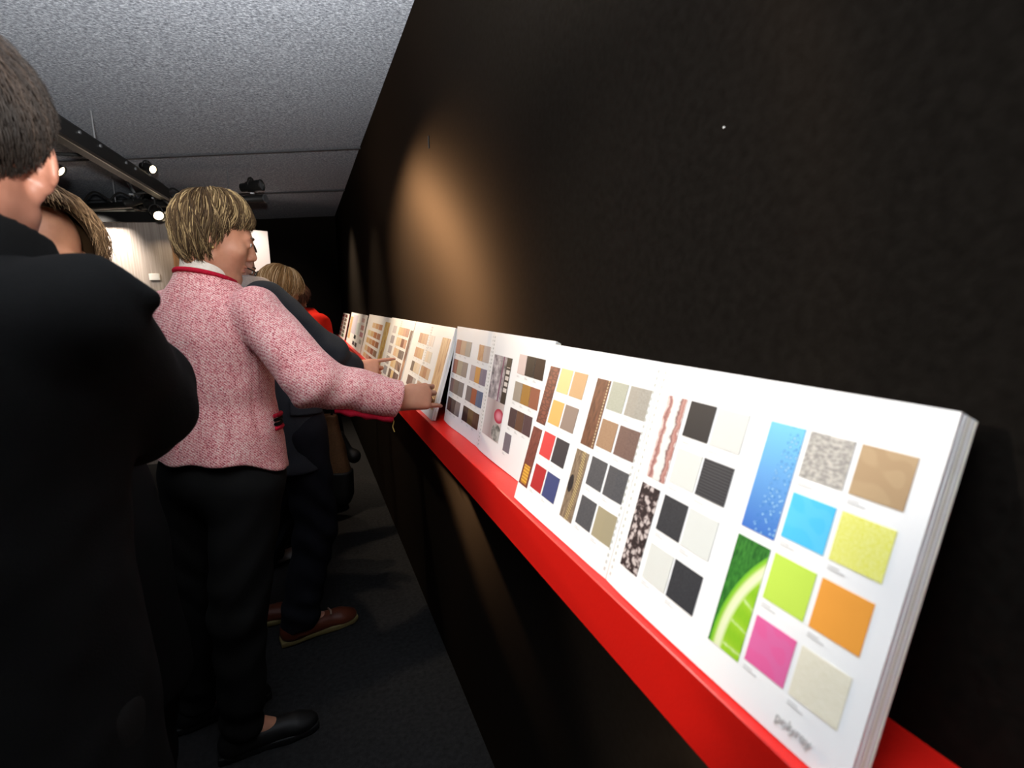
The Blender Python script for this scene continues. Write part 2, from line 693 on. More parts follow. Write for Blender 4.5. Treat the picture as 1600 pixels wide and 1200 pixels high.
def hair_mesh(name, m, parent, base, c, M, s, rad, off, phi_end, n, seg=9, w=0.0016, wave=0.004, twist=lambda a, t: 0.0,
              start=(0.0, 0.5), crown=(0.0, -0.35, 0.94), lift=0.012, tuck=0.0, cap=True, tip=0.35, length=None, flare=0.0, clump=0.0, drop=0.0):
    """strands laid over an ellipsoid shell: phi is the angle from the crown, azimuth 0 looks forward"""
    rg = np.random.default_rng(abs(hash(name + str(n))) % 1000 if False else n)
    cz = np.array(crown, float)
    cz /= np.linalg.norm(cz)
    cy = np.array([0, 1, 0]) - cz * cz[1]
    cy /= np.linalg.norm(cy)
    cx = np.cross(cy, cz)
    rad = np.array(rad, float)
    off = np.array(off, float)

    def surf(az, ph, ex):
        dl = (np.sin(ph) * np.sin(az))[..., None] * cx + (np.sin(ph) * np.cos(az))[..., None] * cy + np.cos(ph)[..., None] * cz
        k = 1.0 / np.linalg.norm(dl / rad, axis=-1)
        p = off + dl * (k + ex)[..., None]
        if drop:
            aa = np.abs((az + np.pi) % (2 * np.pi) - np.pi)
            p[..., 2] -= drop * np.clip((ph - 1.55) / 0.75, 0, 1) * np.clip((aa - 1.15) / 0.5, 0, 1)
        return p
    V, F, SH = [], [], []
    nv = 0
    if cap:
        na, npn = 64, 26
        az = np.linspace(-np.pi, np.pi, na, endpoint=False)
        pe = np.array([phi_end(a) for a in az])
        tt = np.linspace(0, 1, npn)
        AZ = np.repeat(az[None], npn, 0)
        PH = tt[:, None] * (pe[None] - 0.05)
        p = surf(AZ, PH, np.full(PH.shape, -0.004) - tuck * tt[:, None] ** 4)
        V.append(p.reshape(-1, 3))
        SH.append(np.full(na * npn, 0.12))
        i, j = np.meshgrid(np.arange(npn - 1), np.arange(na), indexing='ij')
        j2 = (j + 1) % na
        F.append(np.stack([i * na + j, (i + 1) * na + j, (i + 1) * na + j2, i * na + j2], -1).reshape(-1, 4))
        nv = na * npn
    az0 = rg.uniform(-np.pi, np.pi, n)
    pe = np.array([phi_end(a) for a in az0])
    if length is None:
        p0 = rg.uniform(start[0], start[1], n) * pe
        p1 = pe * rg.uniform(0.86, 1.04, n)
    else:
        u = np.sqrt(rg.uniform(0, 1, n))
        p0 = u * pe
        p1 = np.minimum(p0 + length * rg.uniform(0.7, 1.2, n), pe * 1.02)
    t = np.linspace(0, 1, seg)[None]
    PH = p0[:, None] + (p1 - p0)[:, None] * t
    ph_r = rg.uniform(0, 6.28, n)[:, None]
    tw = np.array([[twist(a, x) for x in (PH[k] / pe[k])] for k, a in enumerate(az0)])
    AZ = az0[:, None] + tw + wave * 6 * np.sin(PH * 5 + ph_r) * t
    AZ = AZ + clump * np.sin(az0[:, None] * 11 + PH * 3.1 + 1.3 * np.sin(az0[:, None] * 5)) * t
    lay = rg.uniform(0, 1, n)[:, None]
    EX = lift * lay * np.minimum(1, 0.25 + 3 * t) + wave * np.sin(PH * 7 + ph_r * 2) * t - tuck * (PH / pe[:, None]) ** 4 + flare * t * rg.uniform(0, 1, (n, 1))
    P = surf(AZ, PH, EX)
    T = np.gradient(P, axis=1)
    T /= np.linalg.norm(T, axis=2, keepdims=True) + 1e-9
    Nn = P - off
    Nn /= np.linalg.norm(Nn, axis=2, keepdims=True) + 1e-9
    Bn = np.cross(T, Nn)
    Bn /= np.linalg.norm(Bn, axis=2, keepdims=True) + 1e-9
    Nn = np.cross(Bn, T)
    ww = w * rg.uniform(0.6, 1.4, (n, 1)) * (1 - (1 - tip) * t ** 2)
    ring = [Bn * ww[..., None], Nn * ww[..., None] * 0.7, -Bn * ww[..., None]]
    R = np.stack([P + r for r in ring], 2)
    V.append(R.reshape(-1, 3))
    sh = np.clip(0.62 * rg.beta(1.6, 1.8, n) + 0.38 * (0.5 + 0.5 * np.sin(az0 * 17 + 2.2 * np.sin(az0 * 6.3) + p0 * 4)), 0, 1)
    SH.append(np.repeat(sh, seg * 3))
    i, j, k = np.meshgrid(np.arange(n), np.arange(seg - 1), np.arange(3), indexing='ij')
    k2 = (k + 1) % 3
    ix = lambda a, b, c_: (a * seg + b) * 3 + c_ + nv
    F.append(np.stack([ix(i, j, k), ix(i, j, k2), ix(i, j + 1, k2), ix(i, j + 1, k)], -1).reshape(-1, 4))
    V = np.concatenate(V) * s
    V = V @ np.asarray(M, float).T + np.asarray(c) - np.asarray(base)
    return mesh_np(name, V, F, m, parent, attrs={'shade': np.concatenate(SH)})


def hair_mat(name, dark, mid, light, rough=0.6):
    mt = mat(name, mid, rough, spec=0.18)
    N = NT(mt)
    a = N.n('ShaderNodeAttribute', attribute_name='shade')
    N.color(N.ramp(a.outputs['Fac'], [(0.0, dark), (0.5, mid), (0.95, light)]))
    return mt

# ------------------------------------------------------------------ setting
WX = 0.4317          # right wall plane
CEIL = 2.4216


def fabric_wall():
    mt = mat('black_wall_fabric', (0.0075, 0.0064, 0.0054), 0.9, spec=0.0)
    N = NT(mt)
    v = N.coord('Object')
    n = N.noise(v, 90, 4)
    N.color(N.ramp(n, [(0.3, (0.0064, 0.0054, 0.0045)), (0.7, (0.0098, 0.0084, 0.0070))]))
    N.bump(N.noise(v, 420, 2), 0.15, 0.002)
    # sparse shiny fibres: a faint gloss over the matt cloth
    N.b.inputs['Specular IOR Level'].default_value = 0.0
    N.b.inputs['Roughness'].default_value = 0.9
    gl = N.n('ShaderNodeBsdfAnisotropic')
    lw = N.n('ShaderNodeLayerWeight')
    f = N.math('POWER', lw.outputs['Facing'], 3.0)
    N.l(N.mix(f, (0, 0, 0), (0.060, 0.041, 0.0275)), gl.inputs['Color'])
    gl.inputs['Roughness'].default_value = 0.45
    gl.inputs['Anisotropy'].default_value = 0.70
    tg = N.n('ShaderNodeCombineXYZ')
    tg.inputs[1].default_value = 1.0
    N.l(tg.outputs[0], gl.inputs['Tangent'])
    ad = N.n('ShaderNodeAddShader')
    N.l(N.b.outputs[0], ad.inputs[0])
    N.l(gl.outputs[0], ad.inputs[1])
    N.l(ad.outputs[0], N.t.nodes['Material Output'].inputs[0])
    return mt


def carpet():
    mt = mat('black_carpet', (0.01, 0.01, 0.01), 0.95, spec=0.1)
    N = NT(mt)
    v = N.coord('Object')
    n = N.noise(v, 60, 5)
    base = N.ramp(n, [(0.3, (0.012, 0.012, 0.0124)), (0.75, (0.027, 0.027, 0.0277))])
    vo = N.n('ShaderNodeTexVoronoi', i_Scale=11.0)
    N.l(v, vo.inputs['Vector'])
    lint = N.math('LESS_THAN', vo.outputs['Distance'], 0.030)
    rnd = N.n('ShaderNodeSeparateColor')
    N.l(vo.outputs['Color'], rnd.inputs[0])
    lint = N.math('MULTIPLY', lint, N.math('GREATER_THAN', rnd.outputs[0], 0.72))
    N.color(N.mix(lint, base, (0.25, 0.24, 0.23)))
    N.bump(N.noise(v, 300, 2), 0.5, 0.006)
    return mt


def ceiling_fabric():
    mt = mat('grey_ceiling_fabric', (0.3, 0.31, 0.33), 0.9, spec=0.1)
    N = NT(mt)
    v = N.coord('Object', scale=(1, 1, 1), rot=(0, 0, 0.45))
    a = N.noise(v, 105, 6, 0.8)
    v2 = N.coord('Object', scale=(70, 150, 60), rot=(0, 0, 0.45))
    b = N.noise(v2, 1.0, 4, 0.6)
    f = N.math('ADD', N.math('MULTIPLY', a, 0.62), N.math('MULTIPLY', b, 0.38))
    N.color(N.ramp(f, [(0.385, (0.105, 0.116, 0.140)), (0.50, (0.285, 0.312, 0.360)), (0.615, (0.61, 0.66, 0.74))]))
    N.bump(f, 0.4, 0.006)
    return mt


M_WALL = fabric_wall()
M_FLOOR = carpet()
M_CEIL = ceiling_fabric()

fl = MB().box((-2.0, 2.5, -0.03), (7.2, 11.0, 0.06)).build('floor', M_FLOOR)
tag(fl, 'black carpet floor under the visitors', kind='structure')
wr = MB().box((WX + 0.04, 2.2, 1.22), (0.08, 9.6, 2.46)).build('wall_right', M_WALL)
tag(wr, 'long black fabric wall behind the red shelf', kind='structure')
fleck = MB().tube([(WX + 0.002, 0.4547, 1.595), (WX - 0.0012, 0.4547, 1.595)], 0.0011, 8).build('staple', mat('white_staple', (0.8, 0.8, 0.78), 0.5), wr)
nail = MB().box((WX - 0.001, 1.78, 1.938), (0.003, 0.007, 0.04), bev=0.001).build('nail', mat('nail_dark', (0.002, 0.002, 0.002), 0.6), wr)
SL = -0.49           # the booth's cross direction: y falls by 0.49 per metre of x
cd = np.array([1, SL, 0]) / math.hypot(1, SL)
cn = np.array([cd[1], -cd[0], 0])      # towards the camera
Rc = np.stack([cd, -cn, [0, 0, 1]], 1)
bw = MB().box(np.array([0.46, 6.58, 1.22]) - cd * 1.2 - cn * 0.05, (2.5, 0.1, 2.46), Rc).build('wall_back', M_WALL)
tag(bw, 'black end wall at the far end of the shelf', kind='structure')
wl = MB().box((-4.6, 2.5, 1.22), (0.1, 11, 2.46)).build('wall_left', mat('grey_partition', (0.12, 0.115, 0.11), 0.8))
tag(wl, 'plain partition far left', kind='structure')
wn = MB().box((-2.0, -2.65, 1.22), (5.2, 0.1, 2.46)).build('wall_near', M_WALL)
tag(wn, 'black partition behind the photographer', kind='structure')

# ceiling: stretched fabric lengths, each its own piece, edges along the cross direction
ce = MB().box((-2.0, 2.5, CEIL + 0.13), (7.2, 11.0, 0.06)).build('ceiling', mat('ceiling_deck', (0.02, 0.02, 0.02), 0.9))
tag(ce, 'low ceiling of stretched grey fabric lengths', kind='structure')


def fabric_length(y0, y1, z0, z1, sag):
    """y0,y1 are the Y of both edges at the right wall"""
    nx, ny = 26, 12
    vs = []
    for j in range(ny + 1):
        t = j / ny
        for i in range(nx + 1):
            x = WX - 0.001 - 4.95 * i / nx
            y = y0 + (y1 - y0) * t + SL * (x - WX)
            z = z0 + (z1 - z0) * t - sag * 4 * t * (1 - t) + 0.003 * math.sin(x * 5)
            vs.append((x, y, z))
    a = np.array(vs)
    up_ = a + [0, 0, 0.012]
    n = len(a)
    q = []
    for j in range(ny):
        for i in range(nx):
            k = j * (nx + 1) + i
            q.append([k, k + 1, k + nx + 2, k + nx + 1])
    q = np.array(q)
    side = []
    for j in range(ny):
        for i in (0, nx):
            k = j * (nx + 1) + i
            side.append([k, k + nx + 1, k + nx + 1 + n, k + n])
    for i in range(nx):
        for j in (0, ny):
            k = j * (nx + 1) + i
            side.append([k, k + 1, k + 1 + n, k + n])
    return mesh_np('fabric_length', np.concatenate([a, up_]), [q, q[:, ::-1] + n, np.array(side)], M_CEIL, ce, smooth=False)


fabric_length(-4.4, -0.35, CEIL, CEIL, 0.003)
fabric_length(-0.349, 3.675, CEIL, CEIL - 0.003, 0.006)
fabric_length(3.66, 5.05, CEIL + 0.0005, CEIL - 0.006, 0.003)
fabric_length(5.035, 6.66, CEIL - 0.002, CEIL - 0.005, 0.003)

M_SEAM = mat('seam_line', (0.045, 0.048, 0.055), 0.9)  # dark strips drawing the two seam lines of the ceiling
for y_, w_ in ((3.667, 0.020), (5.042, 0.045)):
    mid = np.array([WX - 2.2, y_ + SL * -2.2, CEIL - 0.0125])
    MB().box(mid, (5.0, w_, 0.006), Rc).build('seam_line', M_SEAM, ce)

# ------------------------------------------------------------------ lit display stand at the far left


def wood(name, dark, lightc, scale=7.0, rough=0.5):
    mt = mat(name, lightc, rough, spec=0.3)
    N = NT(mt)
    v = N.coord('Object', scale=(scale * 4, scale * 4, 0.7))
    n = N.noise(v, 2.2, 6, 0.65)
    N.color(N.ramp(n, [(0.32, dark), (0.68, lightc)]))
    N.bump(n, 0.08, 0.002)
    return mt


st_ = thing('display_stand', 'lit display stand with grey wood panels and black fascia in the far left background', 'display stand', (-1.63, 5.44, 0))
pd = np.array([-1.0 + 1.63, 5.25 - 5.44, 0])
pd /= np.linalg.norm(pd)
pn = np.array([pd[1], -pd[0], 0])
Rp = np.stack([pd, -pn, [0, 0, 1]], 1)
base_ = np.array([-1.63, 5.44, 0])
corner = np.array([-1.0, 5.25, 0])
M_GW = wood('grey_brown_wood', (0.26, 0.215, 0.19), (0.46, 0.40, 0.36))
M_BW = wood('warm_brown_wood', (0.22, 0.12, 0.065), (0.40, 0.235, 0.135))
p0 = corner - pd * 0.66 - pn * 0.03
for k in range(3):
    MB().box(p0 - pd * (0.661 * k) + pd * 0.33 - base_ + [0, 0, 1.06], (0.655, 0.05, 2.12), Rp, 0.004).build('wood_panel', M_GW, st_)
sd = np.array([0.70, 0.45, 0])
sd /= np.linalg.norm(sd)
sn = np.array([sd[1], -sd[0], 0])
Rs = np.stack([sd, -sn, [0, 0, 1]], 1)
MB().box(corner + sd * 0.24 - sn * 0.03 - base_ + [0, 0, 1.06], (0.46, 0.05, 2.12), Rs, 0.004).build('side_panel', M_BW, st_)
M_BLK = mat('black_board', (0.006, 0.006, 0.006), 0.6, spec=0.2)
fz0, fz1 = 2.103, 2.185
MB().box(corner - pd * 1.03 + pn * 0.10 - base_ + [0, 0, (fz0 + fz1) / 2], (2.2, 0.02, fz1 - fz0), Rp, 0.003).build('fascia', M_BLK, st_)
MB().box(corner + pd * 0.12 + pn * 0.05 - base_ + [0, 0, (fz0 + fz1) / 2 + 0.02], (0.10, 0.10, fz1 - fz0 - 0.01), Rp, 0.003).build('fascia_end', M_BLK, st_)
MB().box(corner - pd * 1.0 + pn * 0.06 - base_ + [0, 0, fz1 + 0.008], (1.7, 0.09, 0.012), Rp, 0.002).build('lit_top_strip', mat('lit_top_cream', (0.55, 0.52, 0.42), 0.6), st_)  # pale strip painted for light caught on top of the fascia
MB().box(corner - pd * 0.165 + pn * 0.004 - base_ + [0, 0, 1.665], (0.085, 0.008, 0.055), Rp, 0.001).build('label_card', mat('white_card', (0.8, 0.78, 0.75), 0.6), st_)
MB().box(corner + sd * 0.68 - sn * 0.03 - base_ + [0, 0, 1.06], (0.40, 0.05, 2.12), Rs, 0.004).build('white_panel', mat('white_panel_paint', (0.72, 0.66, 0.62), 0.6), st_)

# ------------------------------------------------------------------ lighting rig under the ceiling
M_RIG = mat('black_metal', (0.010, 0.010, 0.010), 0.5, 0.0, spec=0.25)
M_RIG2 = mat('worn_metal', (0.30, 0.31, 0.33), 0.35, 0.8)
M_CAB = mat('black_cable', (0.01, 0.01, 0.01), 0.5)
M_LENS = mat('lamp_glow', (1, 0.85, 0.6), 0.3, emit=(1.0, 0.80, 0.52), estr=5.0)


def fr_along(d):
    d = np.asarray(d, float)
    d = d / np.linalg.norm(d)
    r = np.cross(d, [0, 0, 1])
    r /= np.linalg.norm(r)
    return np.stack([r, d, np.cross(r, d)], 1)


b0, b1 = np.array([-1.06, 1.75, 2.23]), np.array([-0.855, 4.46, 2.205])
bl = np.linalg.norm(b1 - b0)
bm_ = (b0 + b1) / 2
Rb = fr_along(b1 - b0)
beam = thing('lighting_beam', 'long black lighting beam running under the ceiling towards the far stand', 'lighting beam', tuple(bm_))
MB().box((0, 0, 0), (0.075, bl, 0.085), Rb, 0.006).build('beam_profile', M_RIG, beam)
MB().box(Rb @ [0, 0, 0.052], (0.035, bl * 0.99, 0.018), Rb, 0.004).build('top_rail', M_RIG, beam)
MB().box(Rb @ [0.028, 0, -0.045], (0.010, bl * 0.995, 0.006), Rb, 0.002).build('lit_edge', mat('lit_edge_metal', (0.10, 0.085, 0.07), 0.3, 0.7), beam)  # pale metal strip stands in for lamplight on the beam's lower edge
for k in (-0.28, -0.20, 0.02, 0.10, 0.22, 0.27):
    MB().tube([Rb @ [0.0375, bl * k, 0.02], Rb @ [0.045, bl * k, 0.02]], 0.008, 8).build('bolt', M_RIG2, beam)
MB().box(Rb @ [0, bl * 0.5 + 0.09, -0.012], (0.07, 0.18, 0.022), Rb, 0.004).build('end_plate', M_RIG, beam)
for t in (0.1, 0.62):
    p = b0 + (b1 - b0) * t
    MB().tube([p - bm_ + [0, 0, 0.05], p - bm_ + [0, 0, CEIL - p[2]]], 0.006, 6).build('hanger_rod', M_RIG2, beam)

h0, h1 = np.array([-1.66, 5.245, 2.2]), np.array([-0.20, 4.43, 2.2])
hm = (h0 + h1) / 2
pipe = thing('lighting_pipe', 'black horizontal pipe carrying cables above the stand', 'pipe', tuple(hm))
mbp = MB().tube([h0 - hm, h1 - hm], 0.028, 14)
mbp.build('pipe_tube', M_RIG, pipe, smooth=True)
MB().tube([h1 - hm, h1 - hm + (h1 - h0) * 0.004], 0.031, 14).build('end_cap', M_RIG2, pipe)
MB().tube([h0 - hm, h0 - hm - (h1 - h0) * 0.006], 0.031, 14).build('end_cap', M_RIG2, pipe)
for t in (0.05, 0.36, 0.40, 0.78):
    p = h0 + (h1 - h0) * t - hm
    MB().tube([p - (h1 - h0) * 0.012, p + (h1 - h0) * 0.012], 0.043, 12).build('pipe_clamp', M_RIG, pipe)
for t in (0.25, 0.83):
    p = h0 + (h1 - h0) * t
    MB().tube([p - hm, p - hm + [0, 0, CEIL - p[2]]], 0.005, 6).build('hanger_rod', M_RIG2, pipe)
for t0, t1, hgt in ((0.08, 0.24, 0.075), (0.22, 0.36, 0.06), (0.38, 0.50, 0.09), (0.44, 0.58, -0.10), (0.50, 0.62, 0.07)):
    pts = []
    for k in range(13):
        u = k / 12
        p = h0 + (h1 - h0) * (t0 + (t1 - t0) * u) - hm + [0, -0.03, 0.02 + hgt * math.sin(math.pi * u) * (1 + 0.2 * math.sin(5 * u))]
        pts.append(p)
    MB().tube(pts, 0.008, 6).build('cable', M_CAB, pipe, smooth=True)
p = h0 + (h1 - h0) * 0.375 - hm
MB().tube([p + [0, -0.03, 0.03], p + [-0.05, -0.04, 0.16]], 0.010, 6).build('clamp_lever', M_RIG2, pipe)


def spotlight(label, loc, aim, clamp_up, glow=True, size=1.0, arm=None):
    t = thing('spotlight', label, 'spotlight', tuple(loc), 'small spotlights on the lighting rig')
    d = np.asarray(aim, float)
    d /= np.linalg.norm(d)
    R = fr_along(d)
    L, r = 0.15 * size, 0.036 * size
    prof = [(-0.5, 0.3), (-0.48, 0.8), (-0.2, 0.85), (-0.18, 1.0), (0.45, 1.0), (0.5, 1.06), (0.5, 0.93), (0.42, 0.90)]
    pts = np.array([R @ [0, a * L, 0] for a, _ in prof])
    mb = MB()
    seg = 16
    vs, q = [], []
    for a, rr in prof:
        for k in range(seg):
            th = 2 * math.pi * k / seg
            vs.append(R @ [rr * r * math.cos(th), a * L, rr * r * math.sin(th)])
    for i in range(len(prof) - 1):
        for k in range(seg):
            k2 = (k + 1) % seg
            q.append([i * seg + k, i * seg + k2, (i + 1) * seg + k2, (i + 1) * seg + k])
    mb.add(vs, q, [[0, k + 1, k] for k in range(1, seg - 1)])
    mb.build('lamp_can', M_RIG, t, smooth=True)
    MB().tube([R @ [0, 0.40 * L, 0], R @ [0, 0.43 * L, 0]], r * 0.91, 16).build('lens', M_LENS if glow else M_RIG2, t)
    yk = []
    for k in range(9):
        th = math.pi * k / 8
        yk.append(np.array(R[:, 0]) * r * 1.25 * math.cos(th) + np.array([0, 0, 1]) * (r * 1.6) * math.sin(th))
    MB().tube(yk, 0.006 * size, 6).build('yoke', M_RIG, t, smooth=True)
    MB().tube([[0, 0, r * 1.6], [0, 0, clamp_up]], 0.008, 8).build('stem', M_RIG, t)
    if arm is not None:
        MB().tube([[0, 0, clamp_up], np.array(arm) - np.array(loc)], 0.009, 8).build('arm', M_RIG, t)
    MB().box((0, 0, clamp_up), (0.03, 0.03, 0.014), None, 0.003).build('clamp', M_RIG2, t)
    return t


spotlight('small spotlight with glowing lens hanging at the far end of the black beam', (-0.945, 4.60, 2.095), (0.35, -0.75, -0.40), 0.100, True, 1.0, (-0.865, 4.50, 2.195))
spotlight('small glowing spotlight peeking over the top of the black beam', (-0.875, 4.19, 2.318), (0.75, -0.7, -0.35), -0.048, True, 0.75)
spotlight('small spotlight beside the glasses of the man in the black coat', (-1.165, 3.52, 2.155), (0.85, -0.2, -0.55), 0.060, True, 0.8, (-0.945, 3.52, 2.22))
spotlight('dark unlit spotlight hanging left of the beam end', (-1.02, 4.35, 2.12), (-0.8, -0.3, -0.25), 0.05, False, 0.7, (-0.895, 4.35, 2.20))
spotlight('grey domed lamp lying on the right end of the pipe', (-0.285, 4.455, 2.285), (0.9, -0.45, 0.10), -0.049, False, 1.1)
spotlight('added unseen spotlight under the pipe behind the hair of the woman in pink', (-0.43, 4.558, 2.11), (0.74, -3.47, -0.95), 0.054, True, 1.0)  # added housing for the unseen pipe light

cv = []
for k in range(15):
    u = k / 14
    cv.append(np.array([-0.86, 4.45, 2.16]) * (1 - u) + np.array([-0.62, 4.62, 2.07]) * u + np.array([0.02 * math.sin(6 * u), 0, -0.06 * math.sin(math.pi * u)]))
cb = MB().tube(np.array(cv), 0.008, 6).build('cable', M_CAB, None, smooth=True)
tag(cb, 'loose black cable hanging from the end of the lighting beam', 'cable')

# ------------------------------------------------------------------ red shelf
ZS = 1.0643
shm = mat('red_lacquer', lin(212, 24, 15), 0.38, spec=0.5)
NT(shm).bump(NT(shm).noise(NT(shm).coord('Object'), 260, 2), 0.12, 0.002)
shelf = MB().box(((0.316 + WX) / 2, 2.63, ZS - 0.0403), (WX - 0.316, 6.94, 0.0806), None, 0.0012).build('wall_shelf', shm)
tag(shelf, 'long bright red shelf fixed along the black wall under the catalogues', 'shelf')

# ------------------------------------------------------------------ catalogues
PAGE = mat('white_paper', (0.83, 0.825, 0.80), 0.45, spec=0.3)
PEDGE = mat('cream_page_edge', (0.76, 0.73, 0.62), 0.7)
INK = mat('grey_ink', (0.50, 0.50, 0.49), 0.6)
HOLE = mat('punched_hole', (0.50, 0.50, 0.45), 0.7)
KG = 0.80


def slab(s0, s1, t0, t1, w0, w1, ns, nt, surf):
    S, T = np.meshgrid(np.linspace(s0, s1, ns + 1), np.linspace(t0, t1, nt + 1))
    W = surf(S, T)
    f = np.stack([S, T, W + w1], -1).reshape(-1, 3)
    b = np.stack([S, T, W + w0], -1).reshape(-1, 3)
    n = len(f)
    q = []
    for j in range(nt):
        for i in range(ns):
            k = j * (ns + 1) + i
            q.append([k, k + 1, k + ns + 2, k + ns + 1])
            q.append([n + k, n + k + ns + 1, n + k + ns + 2, n + k + 1])
    for j in range(nt):
        k = j * (ns + 1)
        q.append([k, k + ns + 1, n + k + ns + 1, n + k])
        k += ns
        q.append([k, n + k, n + k + ns + 1, k + ns + 1])
    for i in range(ns):
        k = i
        q.append([k, n + k, n + k + 1, k + 1])
        k = nt * (ns + 1) + i
        q.append([k, k + 1, n + k + 1, n + k])
    return np.concatenate([f, b]), np.array(q)


def gen_tex(name, fn, rough=0.5):
    if name in MATS:
        return MATS[name]
    mt = mat(name, (0.5, 0.5, 0.5), rough, spec=0.3)
    N = NT(mt)
    fn(N, N.coord('Generated'))
    return mt


def flat(rgb):
    return mat('print_%02x%02x%02x' % rgb, lin(*rgb, KG), 0.5, spec=0.3)


def flecked(name, a, b, sc=(40, 8, 1), lo=0.4, hi=0.62, big=None):
    def fn(N, v):
        mp = N.n('ShaderNodeMapping')
        mp.inputs['Scale'].default_value = sc
        N.l(v, mp.inputs[0])
        n = N.noise(mp.outputs[0], 1.0, 4, 0.6)
        N.color(N.ramp(n, [(lo, lin(*a, KG)), (hi, lin(*b, KG))]))
    return gen_tex(name, fn)


def swirl(name, a, b):
    def fn(N, v):
        mp = N.n('ShaderNodeMapping')
        mp.inputs['Scale'].default_value = (0.9, 0.9, 0)
        mp.inputs['Location'].default_value = (0.3, 0.2, 0)
        N.l(v, mp.inputs[0])
        n = N.noise(mp.outputs[0], 1.1, 1, 0.3)
        N.color(N.ramp(n, [(0.44, lin(*a, KG)), (0.47, lin(*b, KG)), (0.56, lin(*b, KG)), (0.58, lin(*a, KG))]))
    return gen_tex(name, fn)


def t_water(N, v):
    sx = N.n('ShaderNodeSeparateXYZ')
    N.l(v, sx.inputs[0])
    base = N.ramp(sx.outputs[1], [(0.0, lin(60, 115, 200, KG)), (0.5, lin(100, 165, 225, KG)), (1.0, lin(120, 205, 240, KG))])
    mp = N.n('ShaderNodeMapping')
    mp.inputs['Scale'].default_value = (9, 24, 1)
    N.l(v, mp.inputs[0])
    vo = N.n('ShaderNodeTexVoronoi', i_Scale=1.0)
    N.l(mp.outputs[0], vo.inputs['Vector'])
    edge = N.math('MULTIPLY', N.math('LESS_THAN', vo.outputs['Distance'], 0.40), N.math('GREATER_THAN', N.math('ADD', sx.outputs[0], N.math('MULTIPLY', sx.outputs[1], -0.35)), 0.30))
    hi = N.math('MULTIPLY', N.math('LESS_THAN', vo.outputs['Distance'], 0.22), N.math('GREATER_THAN', N.math('ADD', sx.outputs[0], N.math('MULTIPLY', sx.outputs[1], -0.35)), 0.30))
    c = N.mix(N.math('MULTIPLY', edge, 0.6), base, lin(50, 125, 195, KG))
    N.color(N.mix(N.math('MULTIPLY', hi, 0.85), c, lin(190, 235, 250, KG)))


def t_lime(N, v):
    sx = N.n('ShaderNodeSeparateXYZ')
    N.l(v, sx.inputs[0])
    # a big slice: its rim rises from the strip's foot to the upper right corner (strip is 0.036 x 0.105)
    dx = N.math('MULTIPLY', N.math('SUBTRACT', sx.outputs[0], 4.0), 0.036)
    dy = N.math('MULTIPLY', N.math('SUBTRACT', sx.outputs[1], 0.06), 0.105)
    r = N.math('SQRT', N.math('ADD', N.math('MULTIPLY', dx, dx), N.math('MULTIPLY', dy, dy)))
    r = N.math('DIVIDE', r, 0.142)
    nz = N.noise(v, 14, 3)
    leaf = N.ramp(nz, [(0.35, lin(20, 95, 22, KG)), (0.65, lin(60, 140, 45, KG))])
    ang = N.math('ARCTAN2', dy, dx)
    seg = N.math('ABSOLUTE', N.math('SINE', N.math('MULTIPLY', ang, 17.0)))
    pulp = N.ramp(N.math('ADD', N.math('MULTIPLY', seg, 0.7), N.math('MULTIPLY', nz, 0.35)), [(0.10, lin(225, 240, 180, KG)), (0.35, lin(165, 215, 45, KG)), (1.0, lin(140, 200, 30, KG))])
    rind = N.ramp(r, [(0.90, lin(190, 225, 90, KG)), (0.925, lin(240, 245, 205, KG)), (0.955, lin(238, 245, 190, KG)), (0.975, lin(165, 215, 60, KG)), (0.99, lin(120, 195, 40, KG))])
    c = N.mix(N.math('GREATER_THAN', r, 0.90), pulp, rind)
    N.color(N.mix(N.math('GREATER_THAN', r, 1.0), c, leaf))


def t_marble(N, v):
    sx = N.n('ShaderNodeSeparateXYZ')
    N.l(v, sx.inputs[0])
    mp = N.n('ShaderNodeMapping')
    mp.inputs['Scale'].default_value = (1.0, 4.0, 1)
    N.l(v, mp.inputs[0])
    n = N.noise(mp.outputs[0], 2.2, 4, 0.6)
    x = N.math('ADD', sx.outputs[0], N.math('MULTIPLY', N.math('SUBTRACT', n, 0.5), 0.45))
    N.color(N.ramp(x, [(0.0, lin(240, 230, 225, KG)), (0.10, lin(225, 190, 180, KG)), (0.18, lin(150, 95, 90, KG)), (0.30, lin(190, 140, 130, KG)), (0.36, lin(238, 235, 228, KG)),
                       (0.66, lin(232, 230, 222, KG)), (0.74, lin(120, 70, 68, KG)), (0.82, lin(200, 150, 138, KG)), (0.95, lin(170, 110, 100, KG)), (1.0, lin(235, 222, 215, KG))]))


def t_leaves(N, v):
    mp = N.n('ShaderNodeMapping')
    mp.inputs['Scale'].default_value = (4.5, 13, 1)
    N.l(v, mp.inputs[0])
    vo = N.n('ShaderNodeTexVoronoi', i_Scale=1.0)
    N.l(mp.outputs[0], vo.inputs['Vector'])
    n = N.noise(mp.outputs[0], 2.4, 4, 0.6)
    f = N.math('ADD', N.math('MULTIPLY', vo.outputs['Distance'], -0.7), n)
    N.color(N.ramp(f, [(0.08, lin(42, 30, 32, KG)), (0.17, lin(105, 88, 86, KG)), (0.30, lin(215, 202, 196, KG))]))


def t_croc(N, v):
    mp = N.n('ShaderNodeMapping')
    mp.inputs['Scale'].default_value = (2.2, 17, 1)
    N.l(v, mp.inputs[0])
    vo = N.n('ShaderNodeTexVoronoi', feature='DISTANCE_TO_EDGE', i_Scale=1.0)
    N.l(mp.outputs[0], vo.inputs['Vector'])
    N.color(N.ramp(vo.outputs[0], [(0.0, lin(75, 32, 22, KG)), (0.12, lin(120, 62, 46, KG)), (0.5, lin(145, 82, 60, KG))]))


